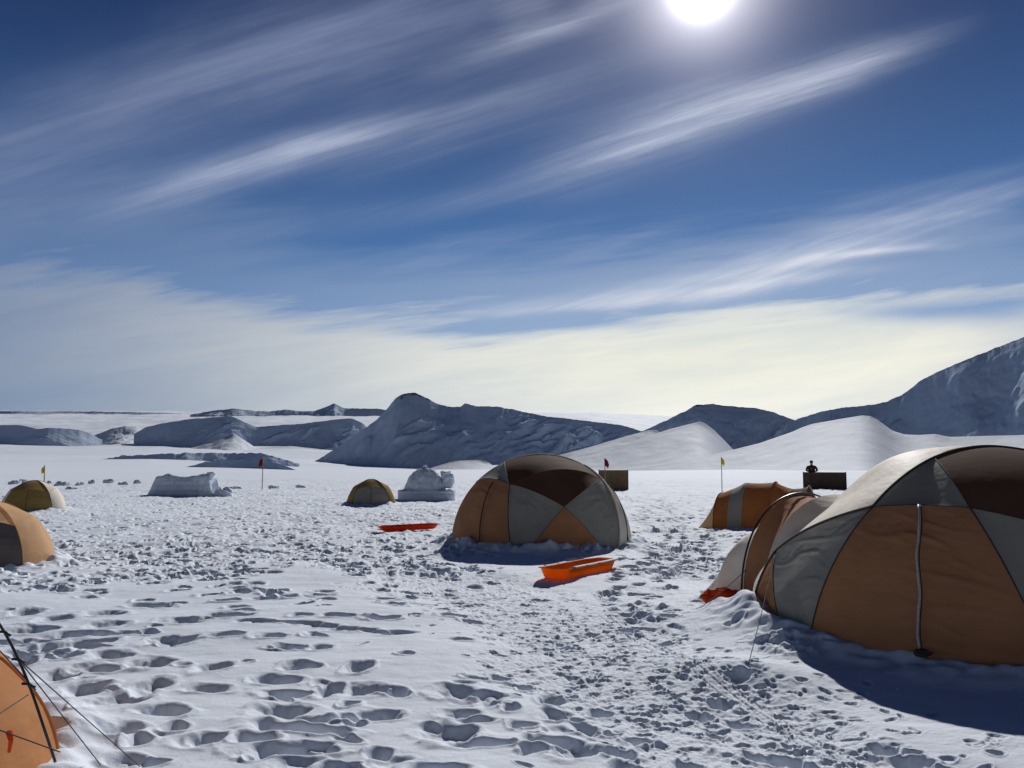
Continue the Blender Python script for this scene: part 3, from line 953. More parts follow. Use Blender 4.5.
# --- centre tent
T = TC
A1 = hit(T, 491, 481); A2 = hit(T, 510, 484); A3 = hit(T, 511, 462); X = hit(T, 564, 507); R_ = hit(T, 602, 480)
BF = foot(T, 512, 548); BR = foot(T, 617, 545); BR2 = foot(T, 622, 541); BLl = dome_at(T, -82, -.08); AL = dome_at(T, -80, 1.2)
BRR = dome_at(T, 78, -.08); RR2 = dome_at(T, 74, 1.30)
BX1 = foot(T, 522, 545); BX2 = foot(T, 606, 543)
print('C nodes', [tuple(round(c, 2) for c in p) for p in (A1, A2, A3, X, R_, BF, BR)])
TA = Vector((-0.80, -0.12, 1.80)); TBk = Vector((0.95, 0.02, 1.70))
DL = hit(T, 476, 482)
panelsC = [
    ('door_panel', [DL, A2, BF, BLl], M_ORANGE, 'orange cloth door panel with a dark zipper'),
    ('side_panel', [DL, TA, A2], M_GREY, 'grey triangular panel above the door'),
    ('roof_panel', [A2, TA, TBk, R_], M_BROWN, 'brown cloth roof panel'),
    ('roof_panel', [A2, X, R_], M_BROWN, 'brown cloth point running down to the crossing seams'),
    ('side_panel', [A2, X, BX1, BF], M_GREY, 'grey cloth panel left of the crossing seams'),
    ('side_panel', [X, BX2, BX1], M_ORANGE, 'orange triangular panel below the crossing seams'),
    ('side_panel', [X, R_, BR, BX2], M_GREY, 'grey cloth panel right of the crossing seams'),
    ('side_panel', [R_, RR2, BRR, BR], M_CREAM, 'beige cloth panel at the right end'),
    ('side_panel', [RR2, dome_at(TC, 120, 1.2), dome_at(TC, 120, -.08), BRR], M_CREAM, None),
    ('side_panel', [R_, TBk, RR2], M_CREAM, None),
]
tentC = make_dome('dome_tent', T, 'dome tent in the centre, brown and grey panels crossing over an orange triangle', 'tent', None, panelsC,
                  [('pole_sleeve', [BF, A2, TA], 0.009, M_SLEEVE), ('pole_sleeve', [BR, R_, TBk], 0.02, M_CREAM), ('seam', [BX2, X], 0.004, M_SLEEVE), ('seam', [R_, X, BX1], 0.004, M_SLEEVE), ('seam', [A2, X], 0.004, M_SLEEVE), ('pole_sleeve', [DL, A2], 0.005, M_SLEEVE), ('pole_sleeve', [TA, TBk], 0.012, M_CREAM), ('pole_sleeve', [BRR, RR2, TBk], .012, M_CREAM)],  # sleeve over the crown is cream, its colour standing in for sun glints
                  M_BROWN, sag=0.05)
mb = MB(); mb.tube(edge_pts(T, hit(T, 493, 482), foot(T, 481, 545), 0.012, 30), 0.014, 6); mb.build('zipper', M_SLEEVE, tentC)
mb = MB()
pts = edge_pts(T, hit(T, 609, 484), dome_at(T, 62, -.06), 0.012, 30)
mb.tube(pts, 0.012, 6); mb.build('pole_sleeve', M_SLEEVE, tentC)


# --- small dome tents
def small_tent(T, label, colA, colB, front_az, front_col, roof0=None, zipper=True, sleeve=None):
    """four-panel dome with two crossing poles"""
    tp = Vector((0, 0, T['h']))
    pn = []
    ca = [front_az - 45 + 90 * k for k in range(5)]
    mids = [dome_at(T, a_, T['h'] * 0.62) for a_ in ca]
    feet = [dome_at(T, a_, -0.08) for a_ in ca]
    cols = [front_col, colA, colB, colA]
    # front: a door inside the panel
    for k in range(4):
        pn.append(('side_panel', [feet[k], feet[k + 1], mids[k + 1], mids[k]], cols[k], None))
        pn.append(('roof_panel', [mids[k], mids[k + 1], tp], cols[k] if k else (roof0 or colB), None))
    po = [('pole_sleeve', [feet[0], mids[0], tp, mids[2], feet[2]], 0.009, sleeve or M_SLEEVE), ('pole_sleeve', [feet[1], mids[1], tp, mids[3], feet[3]], 0.009, sleeve or M_SLEEVE)]
    root = make_dome('dome_tent', T, label, 'tent', None, pn, po, colB, base_n=96, rows=30, sag=0.035)
    if zipper:
        mb = MB(); mb.tube(edge_pts(T, dome_at(T, front_az, T['h'] * .86), dome_at(T, front_az, -.05), .012, 24), .009, 6)
        mb.build('zipper', M_SLEEVE, root)
    return root


small_tent(TS1, 'small mustard dome tent with a grey door, left of the igloo', M_OLIVE, M_OLIVE, 9, M_GREY)
small_tent(TS2, 'small olive dome tent by the yellow flag, cream panel on its right', M_CREAM, M_OLIVE, 17, M_OLIVE)
tS3 = small_tent(TS3, 'small tan dome tent with dark door at left edge, below the olive tent', M_TAN, M_TAN, 19, M_DARKF, sleeve=M_TAN)
tS4 = small_tent(TS4, 'orange tent corner with black poles and cords, bottom left', M_LITEOR, M_LITEOR, -20, M_LITEOR, zipper=False, sleeve=M_LITEOR)

# black poles and cords of the nearest tent
cc = TS4['c']
m = MB()
arc = []
pA, pB, pC = at_dist(-14, 606, 4.7), at_dist(22, 672, 4.6), at_dist(42, 722, 4.55)
for i in range(17):
    t = i / 16
    p = pA * (1 - t) ** 2 + at_dist(16, 640, 4.65) * 2 * t * (1 - t) + pC * t * t
    arc.append(p - cc)
arc.append(arc[-1] + (arc[-1] - arc[-3]) * 2.0)
m.tube(arc, 0.0065, 8)
m.build('pole', M_POLE, tS4)
for k in (5, 9, 12):
    m = MB(); m.tube([arc[k] + Vector((-.03, 0, 0)), arc[k], arc[k] + Vector((0.035, -.01, -.015))], 0.007, 6)
    m.build('pole_clip', M_POLE, tS4)
k0 = arc[9] + cc
for (q, w) in [((140, 772), 0), ((100, 775), 0)]:
    e = G(*q); e.z = ground_z(e.x, e.y) + .01
    guy(tS4, k0, e, cc, 0.003, 0.0)
guy(tS4, at_dist(-10, 636, 4.6), at_dist(98, 700, 4.9) * 1.0, cc, .004, 0) if False else None
guy(tS4, at_dist(-10, 720, 4.2), at_dist(28, 695, 4.55), cc, 0.0028, 0.0)
guy(tS4, at_dist(-10, 640, 4.6), at_dist(36, 690, 4.6), cc, 0.0028, 0.0)
guy(tS4, at_dist(-6, 728, 3.9), at_dist(60, 752, 4.0), cc, 0.0028, 0.0)
m = MB(); m.tube([at_dist(9, 731, 4.02) - cc, at_dist(11, 740, 4.02) - cc, at_dist(9, 752, 4.05) - cc], 0.014, 6, 0.006)
m.build('guy_tab', M_RED, tS4)

# --- low saggy tent at right middle
c0 = Vector((6.98, 23.3, 0))
an2 = math.radians(62)
S2 = [(-1.50, 0.55, an2, 0.85, 0.03), (-1.08, 0.42, an2, 0.98, 0.92), (-0.45, 0.18, an2, 1.05, 1.22), (0.30, -0.08, an2, 1.05, 1.24), (0.72, -.25, an2, 1.0, 1.06), (1.12, -.4, an2, .92, 1.14), (1.62, -.6, an2, .7, .03)]
tT = empty('tunnel_tent', c0)
tag(tT, 'low saggy tunnel tent of rust and grey cloth behind the largest tent', 'tent')
for s0, s1, mt, mu, nm in [(0, 1, M_TAN, M_TAN, 'end'), (1, 1.55, M_RUST, M_RUST, 'body'), (1.55, 2.1, M_GREY, M_GREY, 'body'), (2.1, 3.2, M_RUST, M_RUST, 'body'), (3.2, 4, M_GREY, M_RUST, 'body'), (4, 5, M_GREY, M_BROWN, 'body'), (5, 6, M_BROWN, M_BROWN, 'end')]:
    v, f = loft(S2, s0, s1, 0, .17, sag=.05); mesh_obj(nm + '_panel', v, f, mt, tT)
    v, f = loft(S2, s0, s1, .17, .5, sag=.05); mesh_obj(nm + '_panel', v, f, mu, tT)
    v, f = loft(S2, s0, s1, .5, 1, sag=.05); mesh_obj(nm + '_panel', v, f, M_CREAM, tT)
for s_i in (1, 3, 5):
    mb = MB(); mb.tube(hoop(S2[s_i], .01), 0.014, 6); mb.build('pole_sleeve', M_SLEEVE if s_i == 5 else M_RUST, tT)

# ------------------------------------------------------------------ sleds
def sled(name, loc, rz, L, W, hgt, mat, label, snow=True, roll=0.0, pitch=0.0):
    root = empty(name, loc, rz)
    root.rotation_euler = (roll, pitch, rz)
    tag(root, label, 'sled')
    nu = 60

    def outline(s, z_):
        pts = []
        for i in range(nu):
            t = 2 * math.pi * i / nu
            c, q = math.cos(t), math.sin(t)
            e = 0.32
            X_ = math.copysign(abs(c) ** e, c) * L / 2 * s; Y_ = math.copysign(abs(q) ** 0.42, q) * W / 2 * s
            if X_ < -L * .3: Y_ *= 1 - 0.25 * ((-X_ - L * .3) / (L * .2)) ** 2
            up = 0.04 * hgt / .2 * max(0, (-X_ - L * .28) / (L * .22)) ** 2
            pts.append(Vector((X_, Y_, z_ + up)))
        return pts
    rings = [outline(0.80, 0.0), outline(0.86, 0.02), outline(0.95, hgt), outline(1.03, hgt + .004), outline(1.03, hgt + .018), outline(0.93, hgt + .014), outline(0.84, .035), outline(0.78, 0.014)]
    vs = [p for r_ in rings for p in r_]
    fs = []
    for i in range(len(rings) - 1):
        for k in range(nu):
            fs.append((i * nu + k, i * nu + (k + 1) % nu, (i + 1) * nu + (k + 1) % nu, (i + 1) * nu + k))
    fs.append(tuple(range(nu - 1, -1, -1)))
    fs.append(tuple((len(rings) - 1) * nu + k for k in range(nu)))
    o = mesh_obj('tray', vs, fs, mat, root)
    m = MB()                                                 # ribs pressed in the floor
    for y_ in (-W * .2, 0, W * .2): m.tube([(-L * .33, y_, .02), (0, y_, .02), (L * .36, y_, .02)], 0.016, 6)
    m.build('runner', mat, root)
    for sgn in (-1, 1):
        for x_ in (-.3, -.1, .1, .3):
            m = MB(); m.tube([(x_ * L - .05, sgn * W * .505, hgt + .01), (x_ * L, sgn * W * .56, hgt + .03), (x_ * L + .05, sgn * W * .505, hgt + .01)], 0.005, 6)
            m.build('lashing_loop', M_CORD, root)
    if snow:  # white strip built on the near rim, standing in for sun glare
        m = MB()
        pr = outline(1.0, hgt + .018)
        seg = [p for p in pr if p.y < -W * .3 and p.x > -L * .33]
        seg.sort(key=lambda p: p.x)
        m.tube([p + Vector((0, .025 + .012 * random.random(), 0)) for p in seg], 0.04, 10)
        for q in m.v: q.z = hgt + .022 + (q.z - hgt - .022) * .38
        o = m.build('rim_glare_strip', M_SNOW, root)
    return root


sg = G(579, 573)
sl1 = sled('pulk_sled', (sg.x, sg.y, ground_z(sg.x, sg.y) - 0.03), math.radians(54), 1.95, 0.52, 0.15, M_SLED, 'bright orange pulk sled on the snow in front of the centre tent')
sg = G(408, 530)
sl2 = sled('pulk_sled', (sg.x, sg.y, ground_z(sg.x, sg.y) + 0.02), math.radians(36), 1.8, 0.46, 0.11, M_SLEDRED, 'red orange sled lying low between mustard tent and centre tent', snow=False, roll=math.radians(0))

# ------------------------------------------------------------------ snow block structures
g = G(427, 499.5)
ig = empty('snow_shelter', (g.x, g.y, 0), 0)
tag(ig, 'igloo like shelter of stacked snow blocks beside the mustard tent', 'snow shelter')
u = g.length / F


def stack(parent, name, rows_, wid, dep, x0, seed, mat, z0=-0.1):
    """courses of cut blocks, every course one ring narrower, edges rounded"""
    rr_ = random.Random(seed)
    m_ = MB()
    zc = z0
    for (w, h_, n, off) in rows_:
        xx = -w / 2
        for k in range(n):
            bw = w / n
            v, f = blob((bw * .60 * rr_.uniform(.95, 1.1), dep * w / wid / 2, h_ * .64), rr_.random() * 9, 26, 18, 3.6, 0.14, 3.0)
            c = Vector((x0 + off + xx + bw * (k + .5), rr_.gauss(0, .03), zc + h_ / 2))
            m_.add([p + c for p in v], f)
        zc += h_
    return m_.build(name, mat, parent)




def chunk(dim, seed, box=5.0, amp=0.05, nu=90, nv=60, taper=0.0):
    """rough hewn lump of snow with a fine broken surface"""
    th = np.linspace(0, np.pi, nv + 1)[:, None]; ph = np.linspace(0, 2 * np.pi, nu, endpoint=False)[None, :]
    dx_ = np.sin(th) * np.cos(ph); dy_ = np.sin(th) * np.sin(ph); dz_ = np.cos(th) * np.ones_like(ph)
    q = (np.abs(dx_) ** box + np.abs(dy_) ** box + np.abs(dz_) ** box) ** (1 / box)
    dx_, dy_, dz_ = dx_ / q, dy_ / q, dz_ / q
    X_, Y_, Z_ = dx_ * dim[0], dy_ * dim[1], dz_ * dim[2]
    k = 1 - taper * (dz_ * .5 + .5)
    n = perlin(X_ * 1.7 + seed + Z_, Y_ * 1.7 + Z_ * 1.9) + .7 * perlin(X_ * 4.5 - Z_ * 2, Y_ * 3 + Z_ * 5 + seed) + .45 * perlin(X_ * 10 + seed, Z_ * 11 + Y_ * 7)
    g_ = amp * n
    X_ = X_ * k + dx_ * g_; Y_ = Y_ * k + dy_ * g_; Z_ = Z_ + dz_ * g_
    return X_, Y_, Z_


def chunk_obj(name, dim, seed, c, parent, mat, **kw):
    X_, Y_, Z_ = chunk(dim, seed, **kw)
    return grid_mesh(name, X_ + c[0], Y_ + c[1], Z_ + c[2], mat, parent, wrap=True)


M_CUT, nt_, b_, o_ = node_mat('cut snow blocks')
b_.inputs['Base Color'].default_value = (0.72, 0.79, 0.87, 1); b_.inputs['Roughness'].default_value = 0.85; b_.inputs['Specular IOR Level'].default_value = .1
tc_ = nt_.nodes.new('ShaderNodeTexCoord'); sx_ = nt_.nodes.new('ShaderNodeSeparateXYZ'); cx_ = nt_.nodes.new('ShaderNodeCombineXYZ')
nt_.links.new(tc_.outputs['Object'], sx_.inputs[0]); nt_.links.new(sx_.outputs[0], cx_.inputs[0]); nt_.links.new(sx_.outputs[2], cx_.inputs[1])
br_ = nt_.nodes.new('ShaderNodeTexBrick'); nt_.links.new(cx_.outputs[0], br_.inputs['Vector'])
br_.inputs['Scale'].default_value = 1.0; br_.inputs['Brick Width'].default_value = .62; br_.inputs['Row Height'].default_value = .27
br_.inputs['Mortar Size'].default_value = .022; br_.inputs['Mortar Smooth'].default_value = .5
bb_ = add_bump(nt_, b_, br_.outputs['Fac'], -0.05, .7)
add_bump(nt_, b_, tex_noise(nt_, 9, 6, .7).outputs['Fac'], 0.06, .7, bb_)
chunk_obj('block_wall', (1.31, .82, .29), 1, (0, 0, .19), ig, M_CUT, box=9, amp=.035)
chunk_obj('block_dome', (1.22, .90, 1.0), 4, (-.10, -.04, .47), ig, M_CUT, box=2.5, amp=.04, taper=.40)
chunk_obj('block_tower', (.27, .28, .32), 7, (.98, -.1, .86), ig, M_CUT, box=5, amp=.05)
chunk_obj('block_tower', (.24, .26, .13), 9, (.90, -.1, 1.19), ig, M_CUT, box=5, amp=.05)
chunk_obj('top_lump', (.10, .1, .13), 11, (-.12, 0, 1.50), ig, M_CUT, box=2.5, amp=.04)

g = G(184, 495.5)
wl = empty('snow_wall', (g.x, g.y, 0), 0)
tag(wl, 'long flat topped wall of packed snow with a lit right end', 'snow wall')
# tapering wall body
nx, nz = 46, 14
vs = []; fs = []
prof = []
for i in range(nx + 1):
    t = i / nx
    for j in range(nz * 2 + 1):
        q = j / (nz * 2)
        th = math.pi * q
        wy = -math.copysign(abs(math.cos(th)) ** .35, math.cos(th)) * (0.62)
        hz = (abs(math.sin(th)) ** .35)
        top = 1.16 + .06 * math.sin(t * 9) + .06 * float(perlin(np.array([t * 6]), np.array([1.5]))[0])
        xb = -1.85 + 3.75 * t
        lean = 0.30 if t < .2 else 0
        edge_ = min(1, max(0, 1 - abs(2 * t - 1)) * 9) ** .6
        xx = xb + hz * (0.42 * (1 - t) ** 3 - (0.42 if t > .97 else .3 * t ** 3))
        n_ = .07 * float(perlin(np.array([xb * 2.1]), np.array([hz * 3 + wy]))[0])
        vs.append(Vector((xx, wy * (.75 + .25 * edge_) + n_, (top * edge_ * hz) - .1 + n_)))
for i in range(nx):
    for j in range(nz * 2):
        a = i * (nz * 2 + 1) + j
        fs.append((a, a + nz * 2 + 1, a + nz * 2 + 2, a + 1))
mesh_obj('wall_body', vs, fs, M_CUT, wl)
v, f = blob((.17, .3, .11), 6, amp=.2, box=4)
mesh_obj('corner_block', [p + Vector((1.42, -.05, 1.12)) for p in v], f, M_BLOCK, wl)
v, f = blob((.55, .5, .42), 8, amp=.25)
mesh_obj('drift', [p + Vector((2.0, -.1, 0.0)) for p in v], f, M_SNOW, wl)

# loose lumps of cut snow along the camp edge
lump_spots = [(14, 484, .5, .20), (24, 483, .35, .22), (50, 484, .3, .2), (62, 486, .5, .22), (80, 485, .35, .2), (92, 484, .4, .25), (108, 483, .5, .28), (122, 485, .4, .2), (138, 484, .4, .22), (72, 490, .4, .18), (235, 489, .5, .16), (275, 489, .6, .18), (300, 488, .4, .14)]
proto = None
for k, (px_, py_, w, h_) in enumerate(lump_spots):
    g = G(px_, py_)
    X_, Y_, Z_ = chunk((w * .9, w * .6, h_ * 1.15), 11 + k * 1.7, box=3.0, amp=.11, nu=44, nv=28)
    o = grid_mesh('snow_lump', X_, Y_, Z_, M_BLOCK, wrap=True)
    o.location = (g.x, g.y, -.02); o.rotation_euler = (0, 0, k)
    tag(o, 'loose lump of cut snow at the camp edge left of the red flag', 'snow lump', 'loose snow lumps along the camp edge')

# ------------------------------------------------------------------ plywood screens
def screen(name, gx, gy, W, D_, Hh, mat, label, rz=0.0):
    root = empty(name, (gx, gy, 0), rz)
    tag(root, label, 'wooden screen')
    n = 5
    m = MB()
    for k in range(n):
        m.box((-W / 2 + W / n * (k + .5), -D_ / 2, Hh / 2 - .05), (W / n - .012, .03, Hh + .1 + .02 * (k % 2)))
    m.build('front_boards', mat, root, False)
    m = MB(); m.box((0, D_ / 2, Hh / 2 - .05), (W, .03, Hh + .1)); m.build('back_boards', mat, root, False)
    for s in (-1, 1):
        m = MB(); m.box((s * (W / 2 - .02), 0, Hh / 2 - .05), (.03, D_ - .04, Hh + .1)); m.build('side_boards', mat, root, False)
        m = MB(); m.box((s * (W / 2 - .02), -D_ / 2 - .032, Hh / 2 - .02), (.06, .03, Hh + .14)); m.build('post', mat, root, False)
    m = MB(); m.box((0, -D_ / 2 - .03, Hh - .06), (W - .1, .025, .07)); m.build('top_rail', mat, root, False)
    return root


g = G(614.5, 489.5)
screen('plywood_screen', g.x, g.y + .5, 1.85, 1.2, 1.2, M_BOARD, 'tan wooden windbreak box just right of the centre tent', -0.12)
gR = G(825, 489)
screen('plywood_screen', gR.x + .22, gR.y + .6, 2.6, 1.4, 1.05, M_BOARD2, 'dark brown wooden windbreak box with a person inside', -0.36)


# ------------------------------------------------------------------ marker flags
def flag(px_, py_foot, py_top, cloth, label, side=1, fw=.36, fh=.5, d=None, rest=None):
    g = G(px_, py_foot)
    top = at_dist(px_, py_top, math.hypot(g.x, g.y)).z
    root = empty('marker_flag', (g.x, g.y, 0))
    tag(root, label, 'flag')
    m = MB(); m.tube([(0, 0, -.1), (0.01, 0, top * .5), (0, 0, top)], 0.028, 8, .02); m.build('cane', M_CANE, root)
    vs = []; fs = []
    nx_, nz_ = 10, 10
    for thk in (0, 1):
        for i in range(nx_ + 1):
            for j in range(nz_ + 1):
                u_, w_ = i / nx_, j / nz_
                ln = fw * u_ * (1 - .35 * abs(w_ - .5) * 2 * u_)
                vs.append(Vector((side * (ln + .02), .06 * math.sin(u_ * 6 + w_ * 2) + thk * .006, top - .02 - fh * w_ - u_ * .16)))
    N_ = (nx_ + 1) * (nz_ + 1)
    for i in range(nx_):
        for j in range(nz_):
            a = i * (nz_ + 1) + j
            fs.append((a, a + 1, a + nz_ + 2, a + nz_ + 1)); fs.append((a + N_, a + nz_ + 1 + N_, a + nz_ + 2 + N_, a + 1 + N_))
    mesh_obj('cloth', vs, fs, cloth, root)
    return root


flag(43, 500, 465, M_YELLOW, 'yellow marker flag on a cane behind the olive tent', side=-1, fw=.15, fh=.32)
bpy.context.view_layer.update()
flag(262, 491, 458, M_REDFLAG, 'dark red marker flag right of the snow wall', side=-1, fw=.26, fh=.42)
flag(605, 493, 458, M_REDFLAG, 'dark red marker flag beside the tan wooden box', side=1, fw=.24, fh=.42)
flag(722, 491, 457, M_YELLOW, 'yellow marker flag behind the saggy rust tent', side=1, fw=.2, fh=.4)


# ------------------------------------------------------------------ person in the dark box
def skin_body(name, verts, edges, radii, mat, parent, sub=2):
    me = bpy.data.meshes.new(name)
    me.from_pydata(verts, edges, [])
    o = bpy.data.objects.new(name, me); COL.objects.link(o)
    o.parent = parent
    md = o.modifiers.new('skin', 'SKIN')
    me.skin_vertices.new() if not me.skin_vertices else None
    for i, r_ in enumerate(radii):
        me.skin_vertices[0].data[i].radius = (r_[0], r_[1]) if isinstance(r_, tuple) else (r_, r_)
    me.skin_vertices[0].data[0].use_root = True
    s = o.modifiers.new('sub', 'SUBSURF'); s.levels = sub; s.render_levels = sub
    me.materials.append(mat)
    return o


M_SKIN = plain_mat('skin', (0.42, 0.24, 0.17), 0.5)
M_JACKET = plain_mat('black jacket', (0.018, 0.016, 0.018), 0.7)
M_JRED = plain_mat('red jacket panel', (0.30, 0.035, 0.025), 0.7)
M_HAT = plain_mat('dark knit hat', (0.02, 0.018, 0.02), 0.9)
g = G(813.5, 489)
pp = empty('person', (g.x + .22, g.y + .85, 0.04), -0.3)
tag(pp, 'person in black and red jacket standing in the dark wooden box', 'person')
verts = [(0, 0, .92), (0, 0, 1.15), (0, .0, 1.36), (0, 0, 1.46), (0, -.02, 1.53), (0, -.03, 1.62), (0, -.02, 1.70),
         (-.24, 0, 1.37), (-.33, -.04, 1.12), (-.17, -.20, 1.08), (-.08, -.30, 1.10),
         (.24, 0, 1.37), (.36, -.02, 1.13), (.22, -.18, 1.08), (.14, -.28, 1.10),
         (-.10, 0, .86), (-.12, -.02, .46), (-.12, .02, .08), (-.13, -.14, .03), (.10, 0, .86), (.12, -.02, .46), (.12, .02, .08), (.13, -.14, .03)]
edges = [(0, 1), (1, 2), (2, 3), (3, 4), (4, 5), (5, 6), (2, 7), (7, 8), (8, 9), (9, 10), (2, 11), (11, 12), (12, 13), (13, 14), (0, 15), (15, 16), (16, 17), (17, 18), (0, 19), (19, 20), (20, 21), (21, 22)]
rad = [(.20, .15), (.21, .16), (.22, .15), .08, .065, .105, .075, .09, .07, .055, .04, .09, .07, .055, .04, .1, .075, .055, .045, .1, .075, .055, .045]
skin_body('body', verts, edges, rad, M_JACKET, pp)
skin_body('jacket', [(-.02, -.10, 1.08), (-.03, -.12, 1.2), (-.03, -.11, 1.34)], [(0, 1), (1, 2)], [(.10, .055), (.12, .06), (.11, .05)], M_JRED, pp)
v, f = blob((.115, .125, .10), 2, amp=.03)
mesh_obj('hat', [p + Vector((0, -.02, 1.69)) for p in v], f, M_HAT, pp)
v, f = blob((.07, .03, .085), 7, amp=.03)
mesh_obj('face', [p + Vector((0, -.125, 1.585)) for p in v], f, M_SKIN, pp)

# ------------------------------------------------------------------ light
sd = ray(702, -16).normalized()
SUN_EL = math.asin(sd.z)
SUN_AZ = math.atan2(sd.x, sd.y)
sun_d = bpy.data.lights.new('sun', 'SUN')
sun_d.energy = 3.75
sun_d.angle = math.radians(0.6)
sun_d.color = (1.0, 0.98, 0.955)
sun = bpy.data.objects.new('sun', sun_d); COL.objects.link(sun)
sun.rotation_euler = sd.to_track_quat('Z', 'Y').to_euler()

# ------------------------------------------------------------------ sky
W = bpy.data.worlds.new('World'); sc.world = W
W.use_nodes = True
nt = W.node_tree
for n in list(nt.nodes): nt.nodes.remove(n)
out = nt.nodes.new('ShaderNodeOutputWorld')
bg = nt.nodes.new('ShaderNodeBackground')
nt.links.new(bg.outputs[0], out.inputs[0])


class E_:
    def __init__(s, sock): s.s = sock


def _in(node, idx, v):
    if isinstance(v, E_): nt.links.new(v.s, node.inputs[idx])
    else: node.inputs[idx].default_value = v


def mth(op, a, b=0.0, c=0.0, clamp=False):
    n = nt.nodes.new('ShaderNodeMath'); n.operation = op; n.use_clamp = clamp
    _in(n, 0, a); _in(n, 1, b); _in(n, 2, c)
    return E_(n.outputs[0])


E_.__add__ = lambda a, b: mth('ADD', a, b)
E_.__radd__ = lambda a, b: mth('ADD', a, b)
E_.__sub__ = lambda a, b: mth('SUBTRACT', a, b)
E_.__rsub__ = lambda a, b: mth('SUBTRACT', b, a)
E_.__mul__ = lambda a, b: mth('MULTIPLY', a, b)
E_.__rmul__ = lambda a, b: mth('MULTIPLY', a, b)
E_.__truediv__ = lambda a, b: mth('DIVIDE', a, b)


def mrange(v, a, b, lo=0.0, hi=1.0, smooth=True):
    n = nt.nodes.new('ShaderNodeMapRange')
    n.interpolation_type = 'SMOOTHSTEP' if smooth else 'LINEAR'
    _in(n, 0, v); n.inputs[1].default_value = a; n.inputs[2].default_value = b; n.inputs[3].default_value = lo; n.inputs[4].default_value = hi
    return E_(n.outputs[0])


def vec(a, b, c=0.0):
    n = nt.nodes.new('ShaderNodeCombineXYZ'); _in(n, 0, a); _in(n, 1, b); _in(n, 2, c)
    return E_(n.outputs[0])


def wnoise(v, scale, detail=6, rough=0.55, dist=0.0):
    n = nt.nodes.new('ShaderNodeTexNoise')
    nt.links.new(v.s, n.inputs['Vector'])
    n.inputs['Scale'].default_value = scale; n.inputs['Detail'].default_value = detail
    n.inputs['Roughness'].default_value = rough; n.inputs['Distortion'].default_value = dist
    return E_(n.outputs['Fac'])


def exp_(a): return mth('EXPONENT', a)


def wmix(f, a, b, mode='MIX'):
    n = nt.nodes.new('ShaderNodeMixRGB'); n.blend_type = mode
    for idx, v in ((0, f), (1, a), (2, b)):
        if isinstance(v, E_): nt.links.new(v.s, n.inputs[idx])
        elif isinstance(v, tuple): n.inputs[idx].default_value = (v[0], v[1], v[2], 1)
        else: n.inputs[idx].default_value = v
    return E_(n.outputs[0])


tc = nt.nodes.new('ShaderNodeTexCoord')
sep = nt.nodes.new('ShaderNodeSeparateXYZ')
nt.links.new(tc.outputs['Generated'], sep.inputs[0])
dX, dY, dZ = E_(sep.outputs[0]), E_(sep.outputs[1]), E_(sep.outputs[2])
yy = mth('MAXIMUM', dY, 0.08)
U = dX / yy; V = dZ / yy
ahead = mrange(dY, 0.1, 0.35)


def uv(px, py):
    d = ray(px, py); return d.x / d.y, d.z / d.y


def sky_lin(r, g, b):
    f = lambda c: (c / 255 / 12.92) if c <= 10.3 else ((c / 255 + .055) / 1.055) ** 2.4
    return (f(r), f(g), f(b))


sky = nt.nodes.new('ShaderNodeTexSky')
sky.sky_type = 'NISHITA'
sky.sun_disc = False
sky.sun_elevation = SUN_EL
sky.sun_rotation = SUN_AZ
sky.altitude = 2500
sky.air_density = 1.0; sky.dust_density = 0.2; sky.ozone_density = 2.5
SKY_STR = 0.08
sk = E_(sky.outputs[0])
# clear polar air: deeper blue than the model's haze
skc = wmix(1.0, sk, (0.42, 0.62, 1.0), 'MULTIPLY')
grade = wmix(mrange(dZ, 0.12, 0.62), (0.95, 0.93, 0.74), (0.27, 0.235, 0.27))
base = wmix(1.0, wmix(1.0, skc, (SKY_STR, SKY_STR, SKY_STR), 'MULTIPLY'), grade, 'MULTIPLY')
base = wmix(1.0 - mrange(dY, -0.6, 0.3), base, wmix(1.0, base, (0.6, 0.5, 0.45), 'MULTIPLY'))

# streaks: wind-drawn cirrus, all lying along one direction (about -17 degrees across the view)
rot = math.radians(18)
cs, sn = math.cos(rot), math.sin(rot)
Ls = U * cs + V * sn            # along the streaks
Ws = V * cs - U * sn            # across
nA = wnoise(vec(Ls * 0.9, Ws * 7.0, 0.3), 1.6, 8, 0.6, 0.4)
nB = wnoise(vec(Ls * 1.5, Ws * 22.0, 3.3), 1.5, 8, 0.68, 0.35)
nF = wnoise(vec(Ls * 2.4, Ws * 60.0, 9.3), 1.5, 6, 0.7, 0.2)
nC = wnoise(vec(U * 1.0, V * 1.6, 8.1), 1.7, 5, 0.5, 0.6)


def streak(p0, p1, w0, w1, amt, warp=0.06):
    """soft band from p0 to p1 (photo places of its ends), widths in pixels"""
    u0, v0 = uv(*p0); u1, v1 = uv(*p1)
    L = math.hypot(u1 - u0, v1 - v0); cx, cy = (u1 - u0) / L, (v1 - v0) / L
    t = ((U - u0) * cx + (V - v0) * cy) * (1 / L)
    w = ((V - v0) * cx - (U - u0) * cy) + (nC - 0.5) * warp
    wid = mth('MAXIMUM', mrange(t, 0, 1, w0 / F, w1 / F, False), 0.002)
    q = w / wid
    g_ = exp_(q * q * -1.0)
    ends = mrange(t, -0.3, 0.35) * (1.0 - mrange(t, 0.55, 1.15))
    return g_ * ends * amt


